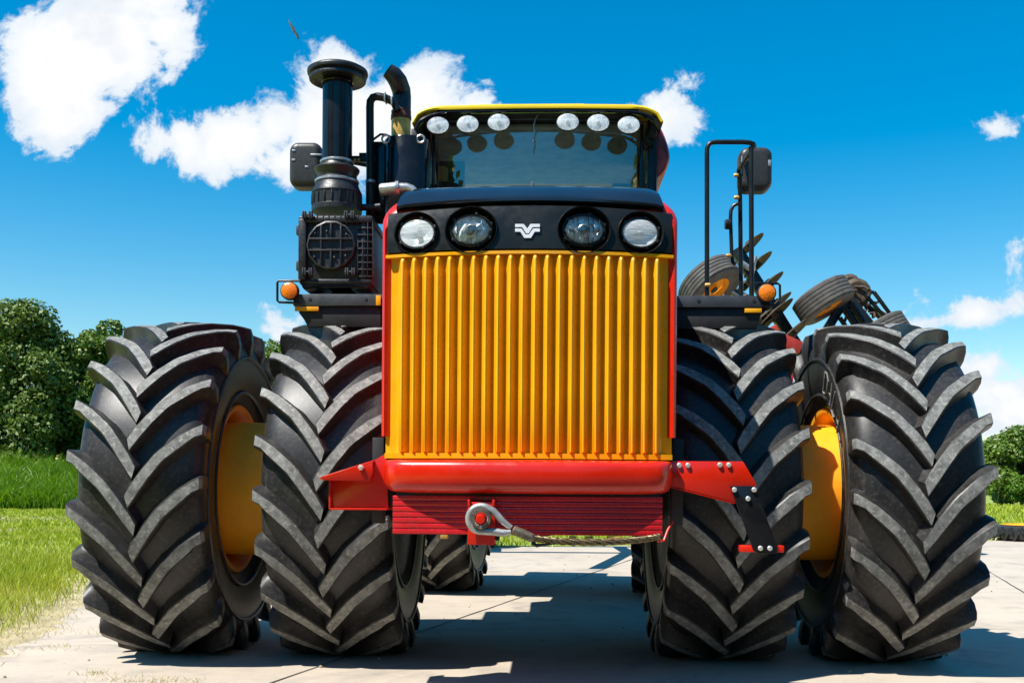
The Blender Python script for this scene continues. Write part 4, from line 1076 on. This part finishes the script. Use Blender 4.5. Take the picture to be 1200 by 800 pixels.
# inside the cab
ci = MB(); ci.box((-.24, 1.55, 2.55), (.24, 1.72, 3.22), .06, None, 3); ci.box((-.15, 1.56, 3.2), (.15, 1.68, 3.40), .04, None, 3); ci.build('driver_seat', M['seat'], tractor)
cc_ = MB(); cc_.box((-.16, .98, 2.5), (.16, 1.15, 2.74), .03); cc_.tube([(0, 1.12, 2.72), (0, 1.22, 2.86)], .03, 10); cc_.tube([(.19*math.cos(2*PI*i/32), 1.22+.06*math.sin(2*PI*i/32), 2.88+.17*math.sin(2*PI*i/32)) for i in range(32)], .013, 8, closed=True); cc_.build('steering_column', M['seat'], tractor)
a = at(528, 205, 1.0); mo = MB(); mo.box((a[0]-.10, 1.05, a[1]-.12), (a[0]+.10, 1.08, a[1]+.12), .012); mo.tube([(a[0]-.04, 1.06, a[1]-.12), (a[0]-.06, 1.10, 2.5)], .02, 8); mo.build('cab_monitor', M['seat'], tractor)
hl_ = MB(); hl_.box((-.78, WF+.08, 3.575), (.78, 2.1, 3.595), .004); hl_.build('headliner', M['trim'], tractor)
# roof: black visor block, yellow crown, curled side panels
RF = .36
zr_t = at(632, 120.5, RF)[1]; zr_b = at(632, 129, RF)[1]; zv_b = 3.60
rxl, rxr = at(483, 145, RF)[0], at(777, 145, RF)[0]; rw = (rxr-rxl)/2; rcx = (rxl+rxr)/2
def roofcurve(inset, ztop, n=40, side_drop=.115):
    P = []
    hw = rw-inset
    for i in range(n+1):
        t = -1+2*i/n; x = math.copysign(abs(t)**0.75, t)*hw
        e = max(0, (abs(x)-(hw-.24))/.24); z = ztop-.012*(x/hw)**2-side_drop*(1-math.sqrt(max(0, 1-e*e)))**1.0
        P.append((x+rcx, z))
    return P
def roofloft(mb, secs):
    mb.grid(secs)
ry = MB(); secs = []
for ly, ins, zt_, in ((RF-.012, .015, zr_t-.042), (RF-.016, .006, zr_t-.028), (RF-.008, .0, zr_t-.012), (RF+.03, -.004, zr_t), (RF+.5, -.01, zr_t+.03), (1.5, -.01, zr_t+.03), (2.2, .0, zr_t), (2.26, .03, zr_t-.05)):
    secs.append([(x, ly, z + (zr_t-zt_)*max(0, min(1, (abs(x-rcx)/rw-.72)/.28))*(.75 if ly < RF else 0)) for x, z in roofcurve(ins, zt_)])
ry.grid(secs)
for (px) in (567, 686): pass
ry.box((rcx-.40, RF+.05, zr_t-.01), (rcx+.32, RF+.6, zr_t+.012), .006)
ry.build('roof', M['roof'], tractor, 45)
# black rim under the yellow and the visor's recess
vz = MB(); secs = []
for ly, ins, dz in ((RF-.006, .012, -.046), (RF-.010, .016, -.056), (RF+.0, .03, -.064), (RF+.03, .035, -.060)):
    secs.append([(x, ly, z+dz+.02) for x, z in roofcurve(ins, zr_t-.02)])
vz.grid(secs)
vz.build('visor_rim', M['gloss_black'], tractor, 45)
vb = MB(); vb.box((rcx-rw+.16, RF+.02, zv_b), (rcx+rw-.16, WF+.02, zv_b+.012), 0); vb.box((rcx-rw+.16, WF+.03, zv_b), (rcx+rw-.16, 2.18, zr_t-.006), .004)
vb.build('visor', M['deep'], tractor, 0)
vs_ = MB(); vs_.prism([(rcx-rw+.05, 3.42), (wl-.05, 3.42), (wl-.05, 3.60), (rcx-rw+.06, 3.60)], RF+.12, WF, .005); vs_.build('visor_cheek', M['deep'], tractor)
vs_ = MB(); vs_.prism([(wr_+.05, 3.45), (rcx+rw-.08, 3.45), (rcx+rw-.06, 3.60), (wr_+.05, 3.60)], RF+.12, WF, .005); vs_.build('visor_cheek', M['deep'], tractor)
lx_ = MB(); a, b = at(560, 143, RF+.08), at(760, 146, RF+.08); lx_.tube([(at(px, py, RF+.08)[0], RF+.08, at(px, py, RF+.08)[1]) for px, py in ((495, 144), (590, 139.5), (660, 139.5), (755, 144))], .008, 8); lx_.build('light_rail', M['steel'], tractor)
for (px, py) in ((513, 146.5), (548, 145), (584.3, 143), (665.3, 142.5), (701, 143.5), (736.8, 146)):
    x, z = at(px, py, RF); a, b = 13.0/sc_at(RF), 9.8/sc_at(RF)
    k = MB(); k.lathe([(.995, RF+.006), (1.03, RF+.005), (1.05, RF+.015), (.95, RF+.06), (.5, RF+.11), (.3, RF+.115)], c=(x, 0, z), axis='Y', n=36, sx=a, sy=b, cap=False); k.box((x-.012, RF+.05, z), (x+.012, RF+.09, zv_b+.004), .002)
    wlp = k.build('work_light', M['plastic'], tractor, 45)
    k = MB(); k.lathe([(.99, RF+.008), (.95, RF-.004), (.7, RF-.012), (.35, RF-.018), (.001, RF-.019)], c=(x, 0, z), axis='Y', n=36, sx=a, sy=b, cap=False); k.build('lens', M['roofglass'], wlp, 60)
    k = MB(); k.lathe([(.98, RF+.0075), (.8, RF+.012), (.5, RF+.020), (.2, RF+.025), (.001, RF+.026)], c=(x, 0, z), axis='Y', n=36, sx=a, sy=b); k.build('reflector', M['facet'], wlp, 60)
    k = MB(); k.lathe([(.013, RF+.025), (.013, RF+.004), (.008, RF-.002), (.001, RF-.003)], c=(x, 0, z), axis='Y', n=16); k.build('bulb', M['galv'], wlp)
# curled side panels at the roof's corners
for s in (-1, 1):
    sp = MB(); outer = [(767, 137), (774, 148), (781, 163), (785, 178), (785.5, 187), (782, 198), (776, 206), (770, 211)]
    inner = [(758, 150), (760, 158), (761, 168), (762, 178), (763, 188), (764, 197), (766, 205), (769, 211.5)]
    secs = []
    tt = np.linspace(0, 7, 36); sm_ = lambda P_, j_: np.convolve(np.pad(np.interp(tt, range(8), [q[j_] for q in P_]), 3, 'edge'), np.ones(7)/7, 'valid')
    OX, OY, IX, IY = sm_(outer, 0), sm_(outer, 1), sm_(inner, 0), sm_(inner, 1)
    for k_ in range(36):
        o = at(OX[k_], OY[k_], RF+.30); i_ = at(IX[k_], IY[k_], RF+.30)
        ox, ix = (o[0], i_[0]) if s > 0 else (2*rcx-o[0], 2*rcx-i_[0])
        secs.append([(ix, RF+.30, i_[1]), (ix+(ox-ix)*.6, RF+.285, (i_[1]*.4+o[1]*.6)), (ox-.012*s, RF+.29, o[1]), (ox, RF+.315, o[1]), (ox, RF+1.2, o[1]+.01), (ix, RF+1.25, i_[1]+.01)])
    sp.grid(secs); sp.add(secs[0], [tuple(range(6))]); sp.add(secs[-1], [tuple(range(6))]); sp.build('roof_side_panel', M['redhaze'], tractor, 50)
# marker posts and hanging wire
mk = MB(); a, b = at(756.5, 171, RF+.2), at(766.5, 151, RF+.2); mk.box((a[0], RF+.2, a[1]), (b[0], RF+.26, b[1]), .008); q0, q1 = at(762.5, 170, RF+.24), at(763.5, 232, RF+.24); mk.tube([(q0[0], RF+.24, q0[1]), (q1[0], RF+.24, q1[1])], .017, 12); mk.build('mirror_post', M['satin_black'], tractor)
mk = MB(); a, b = at(481.5, 170, RF+.05), at(492.5, 149.5, RF+.05); mk.box((a[0], RF+.05, a[1]), (b[0], RF+.12, b[1]), .012); mk.build('mirror_mount', M['steel'], tractor)
hw_ = MB(); hw_.tube([(q[0], RF+.06, q[1]) for q in pq([(630, 135), (627, 141), (625.5, 147), (626, 152), (627, 156), (624.5, 160), (625, 166)], RF+.06)], .005, 6); hw_.build('hanging_wire', M['galv'], tractor)

# ---- mirrors
def mirror(name, pts, ly, arm):
    px0, py0, px1, py1 = pts
    a, b = at(px0, py1, ly), at(px1, py0, ly)
    mb = MB(); bm = bmesh.new(); bmesh.ops.create_cube(bm, size=1)
    for v in bm.verts: v.co = Vector(((a[0]+b[0])/2+v.co.x*(b[0]-a[0]), ly+.06+v.co.y*.12, (a[1]+b[1])/2+v.co.z*(b[1]-a[1])))
    ve = [e for e in bm.edges if abs(e.verts[0].co.y-e.verts[1].co.y) > .05]
    bmesh.ops.bevel(bm, geom=ve, offset=.060, segments=8, affect='EDGES', profile=.5)
    fe_ = [e for e in bm.edges if e.verts[0].co.y < ly+.01 and e.verts[1].co.y < ly+.01]
    bmesh.ops.bevel(bm, geom=fe_, offset=.04, segments=5, affect='EDGES', profile=.5)
    mb.bm(bm); o = mb.build(name, M['mirrorback'], tractor, 50)
    gl_ = MB(); gl_.box((a[0]+.02, ly+.1205, a[1]+.02), (b[0]-.02, ly+.124, b[1]-.02), .001); gl_.build('mirror_glass', M['chrome'], o)
    am = MB(); am.tube(arm, .016, 10); am.build('mirror_arm', M['satin_black'], o)
    return o
LM = .30
mirror('wing_mirror', (338, 165.5, 376.5, 218.5), LM, [(at(365, 181, LM+.02)[0], LM+.06, at(365, 181, LM)[1]), (at(420, 186, LM+.1)[0], LM+.10, at(420, 186, LM)[1]), (wl-.05, WF-.02, 3.2)])
sm = MB(); 
for (px, py) in ((344.5, 176.5), (344, 187.5), (359.5, 195.5)):
    q = at(px, py, LM); sm.box((q[0]-.012, LM-.003, q[1]-.006), (q[0]+.012, LM+.002, q[1]+.006), .001)
q = at(364, 181.5, LM); sm.box((q[0], LM-.004, q[1]-.006), (q[0]+.075, LM+.003, q[1]+.006), .001)
sm.build('mirror_bracket', M['galv'], tractor)
# ---- handrail on the right platform
HR = -.22; hr = MB(); rp_ = 2.8/sc_at(HR)
P = lambda px, py, ly: (at(px, py, ly)[0], ly, at(px, py, ly)[1])
hr.tube([P(828.5, 347, HR), P(828.5, 180, HR), P(828.7, 174, HR), P(830.5, 169.5, HR), P(834, 167.2, HR), P(840, 166.6, HR), P(872, 166.6, HR), P(879, 167.4, HR), P(883, 169, HR+.01), P(884, 171.5, HR+.03), P(866, 198, HR+.52), P(865.5, 203, HR+.53), P(867, 210, HR+.54), P(868.5, 348, HR+.54)], rp_, 12)
hr.tube([P(880.8, 347, HR+.01), P(880.3, 172, HR+.01)], rp_*1.05, 12)
rail = hr.build('handrail', M['satin_black'], tractor, 50)
gr_ = MB(); gr_.tube([P(865, 238.5, HR+.5), P(859.5, 241, HR+.5), P(856.5, 247, HR+.5), P(856, 256, HR+.5), P(857.5, 300, HR+.5), P(858.8, 307, HR+.5), P(862, 310, HR+.5)], rp_*.85, 10); gr_.lathe([(.001, -.02), (.03, -.02), (.034, 0), (.03, .02), (.001, .02)], c=P(853, 263, HR+.5), axis='X', n=14); gr_.build('grab_handle', M['satin_black'], rail, 50)
for (px, py, ly) in ((862.5, 205.5, HR+.53), (862.8, 231.5, HR+.53), (829, 334, HR-.025), (853.5, 299.5, HR+.48)):
    q = P(px, py, ly); MB().lathe([(.010, -.014), (.013, -.006), (.013, .014), (.008, .02)], c=q, axis='X', n=12).build('bolt', M['brass'], rail)
RM = .42
mirror('wing_mirror', (867, 171, 906, 222.5), RM, [(at(880, 190, RM)[0], RM+.06, at(880, 190, RM)[1]), (at(868, 188, RM)[0], RM-.05, at(868, 188, RM)[1]), P(868, 206, HR+.56)])
sm = MB(); q = at(902, 191, RM); sm.box((q[0]-.01, RM-.002, q[1]-.02), (q[0]+.01, RM+.003, q[1]+.02), .001); sm.build('mirror_bracket', M['galv'], tractor)

# ================================================================== IMPLEMENT BEHIND
YI = 15.6
imp = empty('tillage_implement', (2.6, YI, 0))
tag(imp, 'folded tillage implement with discs and yellow rimmed wheels parked behind the tractor', 'implement')
off = Vector((2.6, YI, 0))
def W(px, py, dy=0.0): return atw(px, py, YI+dy)-off
fr = MB()
def beam(p, q, wd, mb=fr):
    p, q = Vector(p), Vector(q); d = q-p; L = d.length
    T = Matrix.Translation(p) @ d.to_track_quat('Z', 'Y').to_matrix().to_4x4()
    mb.box((-wd/2, -wd/2, 0), (wd/2, wd/2, L), .008, T)
beam(W(862, 292), W(945, 425), .16); beam(W(900, 350, .3), W(940, 412, .3), .12)
beam(W(945, 425), W(985, 360), .12); beam(W(985, 352), W(1022, 400), .14); beam(W(1014, 345), W(1042, 378), .05); beam(W(1024, 342), W(1046, 372), .05); beam(W(1014, 345), W(1024, 342), .05)
beam(W(835, 330, .1), W(880, 352, .1), .10); beam(W(995, 350), W(1050, 420), .12)
beam(W(945, 425), W(930, 520, .2), .18); beam(W(930, 520, .2), Vector((0.2, 0.4, 1.0)), .2)
beam(Vector((-3.6, .4, 1.05)), Vector((2.2, .4, 1.05)), .2); beam(Vector((-3.6, 2.0, 1.05)), Vector((2.2, 2.0, 1.05)), .2)
for x in (-3.4, -1.3, 0.2, 2.0): beam(Vector((x, .4, 1.05)), Vector((x, 2.0, 1.05)), .16)
beam(Vector((-1.3, .4, 1.0)), Vector((-1.9, -2.6, .75)), .16)
fr.build('frame', M['satin_black'], imp)
cyl = MB()
for (p0, p1, r) in (((990, 362), (1008, 390), .05), ((997, 356), (1016, 384), .05), ((984, 372), (1000, 396), .035), ((972, 378), (985, 398), .05)):
    cyl.tube([W(*p0, -.2), W(*p1, -.2)], r, 12)
cyl.build('hydraulic_cylinder', M['gloss_black'], imp)
lk_ = MB()
for (p0, p1, r) in (((846, 346), (858, 336), .022), ((850, 336), (868, 348), .02), ((862, 348), (876, 344), .018), ((885, 300), (880, 330), .03), ((866, 306), (884, 318), .04)):
    lk_.tube([W(*p0, -.15), W(*p1, -.15)], r, 8)
lk_.build('linkage', M['galv'], imp)
tr_ = MB(); tr_.tube([W(990, 334, .2), W(1035, 375, .2)], .04, 8)
for i in range(26):
    a = W(1000+random.uniform(-12, 30), 338+random.uniform(-4, 30), random.uniform(-.1, .4)); b = a+Vector((random.uniform(-.2, .2), random.uniform(-.1, .1), random.uniform(-.25, .1))); tr_.tube([a, (a+b)/2+Vector((.03, 0, .03)), b], .022, 6)
tr_.build('tine_bar', M['earth'], imp)
def disc(c, ax, r):
    ax = Vector(ax).normalized(); T = Matrix.Translation(c) @ ax.to_track_quat('Z', 'Y').to_matrix().to_4x4()
    mb = MB(); n = 28; N2 = 28
    mb.lathe([(.001, -.050), (.05, -.050), (.10, -.045), (r*.7, -.028), (r, .0), (r, .006), (r*.7, -.018), (.10, -.03), (.001, -.03)], axis='Z', n=n, T=T)
    for i in range(n):      # notched edge
        pass
    mb.lathe([(.05, -.07), (.05, .05)], axis='Z', n=12, T=T); return mb
dax = (.64, -.20, -.74)
for (px, py, r, dy) in ((880, 287, .24, 0), (888, 310, .27, .05), (902, 333, .26, .05), (912, 356, .25, .1), (872, 336, .22, .2), (896, 372, .22, .1), (908, 369, .34, -.2), (929, 391, .36, -.2), (893, 385, .24, 0)):
    disc(W(px, py, dy), dax, r).build('disc_blade', M['earth'], imp, 30)
dk = MB(); c = W(996, 333, .2); dk.lathe([(.001, -.05), (.10, -.06), (.16, 0), (.10, .06), (.001, .05)], c=c, axis='Y', n=14); c = W(1004, 343, .1); dk.lathe([(.001, -.05), (.16, -.06), (.22, 0), (.16, .06), (.001, .05)], c=c, axis='Y', n=14); dk.build('packer_ring', M['earth'], imp)
RFR = MB()
beam(W(902, 392, -.6), W(938, 408, -.6), .16, RFR); beam(W(905, 382, -.6), W(920, 412, -.6), .10, RFR); beam(W(925, 405, -.6), W(929, 470, -.6), .05, RFR); RFR.build('hitch_frame', simple('faded_red', (.42, .03, .02), .5, dirt=.5, dirtcol=(.35, .18, .13)), imp)
def small_wheel(c, ax, rad, wid, parent):
    ax = Vector(ax).normalized(); T = Matrix.Translation(c) @ ax.to_track_quat('X', 'Z').to_matrix().to_4x4(); h = wid/2
    rm = MB(); q = rad
    rm.lathe([(q*.52, -h*.72), (q*.55, -h*.8), (q*.50, -h*.6), (q*.44, -h*.2), (q*.44, h*.2), (q*.50, h*.6), (q*.55, h*.8), (q*.52, h*.72)], axis='X', n=36, T=T, cap=False)
    rm.lathe([(q*.44, h*.25), (q*.36, h*.1), (q*.30, h*.30), (q*.16, h*.34), (q*.14, h*.6), (.001, h*.6)], axis='X', n=36, T=T, cap=False)
    wh = rm.build('gauge_wheel', M['rimyellow'], parent, 30)
    ty = MB(); prof = [(q*.52, -h*.78), (q*.60, -h*.95), (q*.75, -h), (q*.88, -h*.96), (q*.95, -h*.86)]
    for k_ in range(5):
        a = -h*.80+h*1.6*k_/5; b = a+h*.25
        prof += [(q*.985+.0*k_, a), (q, a+.003), (q, b), (q*.985, b+.002), (q*.955, b+.006), (q*.955, a+h*.32-.006)]
    prof += [(q*.95, h*.86), (q*.88, h*.96), (q*.75, h), (q*.60, h*.95), (q*.52, h*.78)]
    ty.lathe(prof, axis='X', n=48, T=T, cap=False); ty.build('tyre', M['smallrubber'], wh, 30)
    hb = MB(); hb.lathe([(q*.12, -h*.9), (q*.12, h*.7)], axis='X', n=14, T=T); hb.build('axle_hub', M['deep'], wh); return wh
w1 = small_wheel(W(832, 334, -.3), (.50, -.42, -.75), .46, .34, imp)
T1 = W(815, 333, -.75)
small_wheel(W(965, 352, -.2), (.48, -.20, -.85), .43, .36, imp)
small_wheel(W(1032, 392, 0), (.48, -.20, -.85), .42, .34, imp)
for x in (-3.0, .5, 1.5): small_wheel(Vector((x, 2.0, .46)), (1, 0, 0), .46, .3, imp)

# ================================================================== TYRE LYING ON THE GRASS EDGE
lt_ = empty('spare_wheel', (10.55, 21.1, 0.004)); tag(lt_, 'black lugged tyre with yellow rim lying flat on the slab by the turf', 'wheel')
rr, ww = 0.98, 0.29
ty = MB(); ty.lathe([(rr*.62, .02), (rr*.75, .0), (rr*.9, .01), (rr*.96, .05), (rr*.97, ww/2), (rr*.96, ww-.05), (rr*.9, ww-.01), (rr*.75, ww), (rr*.62, ww-.02), (rr*.6, ww/2), (rr*.62, .02)], axis='Z', n=80, cap=False)
for kk in range(30):
    for sgn in (0, 1):
        a = 2*PI*(kk+.5*sgn)/30
        def Q(da, r, z): return (r*math.cos(a+da), r*math.sin(a+da), z)
        zc, ze = ww/2+(.015 if sgn else -.015), (ww-.012 if sgn else .012)
        P = [Q(.055, rr*.95, zc), Q(.105, rr*.95, zc), Q(.03, rr*.94, ze), Q(-.03, rr*.94, ze), Q(.065, rr*1.02, zc), Q(.10, rr*1.02, zc), Q(.02, rr*1.0, ze), Q(-.02, rr*1.0, ze)]
        ty.add(P, [(0, 1, 2, 3), (4, 5, 6, 7), (0, 1, 5, 4), (1, 2, 6, 5), (2, 3, 7, 6), (3, 0, 4, 7)])
ty.build('tyre', [M['rubber']], lt_, 30)
ri = MB(); ri.lathe([(rr*.70, ww-.02), (rr*.74, ww+.018), (rr*.70, ww+.022), (rr*.6, ww-.02), (rr*.5, .12), (rr*.2, .12), (.001, .12)], axis='Z', n=48, cap=False); ri.build('rim', M['rimyellow'], lt_)

# ================================================================== BIRD
p = atw(344, 35, 26); bd = MB()
bird = empty('bird', p); tag(bird, 'tiny dark bird gliding high in the blue sky left of the exhaust', 'bird')
ax0 = Vector((-.15, .1, .28)); n_ = 12
bd.tube([ax0*(1-2*i/n_) for i in range(n_+1)], [.003, .014, .02, .024, .03, .034, .036, .034, .028, .022, .02, .024, .004], 10)
for s in (-1, 1):
    q = Vector((.02*s, .30*s, .05)); bd.add([ax0*.25, ax0*-.2, q-ax0*.45, q-ax0*.1+Vector((.004, 0, .004))], [(0, 1, 2, 3)]); bd.add([ax0*.25+Vector((.008, 0, .004)), ax0*-.2+Vector((.008, 0, .004)), q-ax0*.45+Vector((.006, 0, .003)), q-ax0*.1], [(3, 2, 1, 0)])
bd.build('plumage', M['earth'], bird)
# small stones lying on the slab
sb_ = MB()
for i in range(170):
    x, y = random.uniform(-3.0, 6), random.uniform(4.6, 16)
    r = random.uniform(.004, .013); bm = bmesh.new(); bmesh.ops.create_icosphere(bm, subdivisions=1, radius=r)
    for v in bm.verts: v.co *= random.uniform(.7, 1.2)
    bm.transform(Matrix.Translation((x, y, .004+r*.5))); sb_.bm(bm)
tag(sb_.build('gravel', M['dirt'], None, 30), kind='stuff')
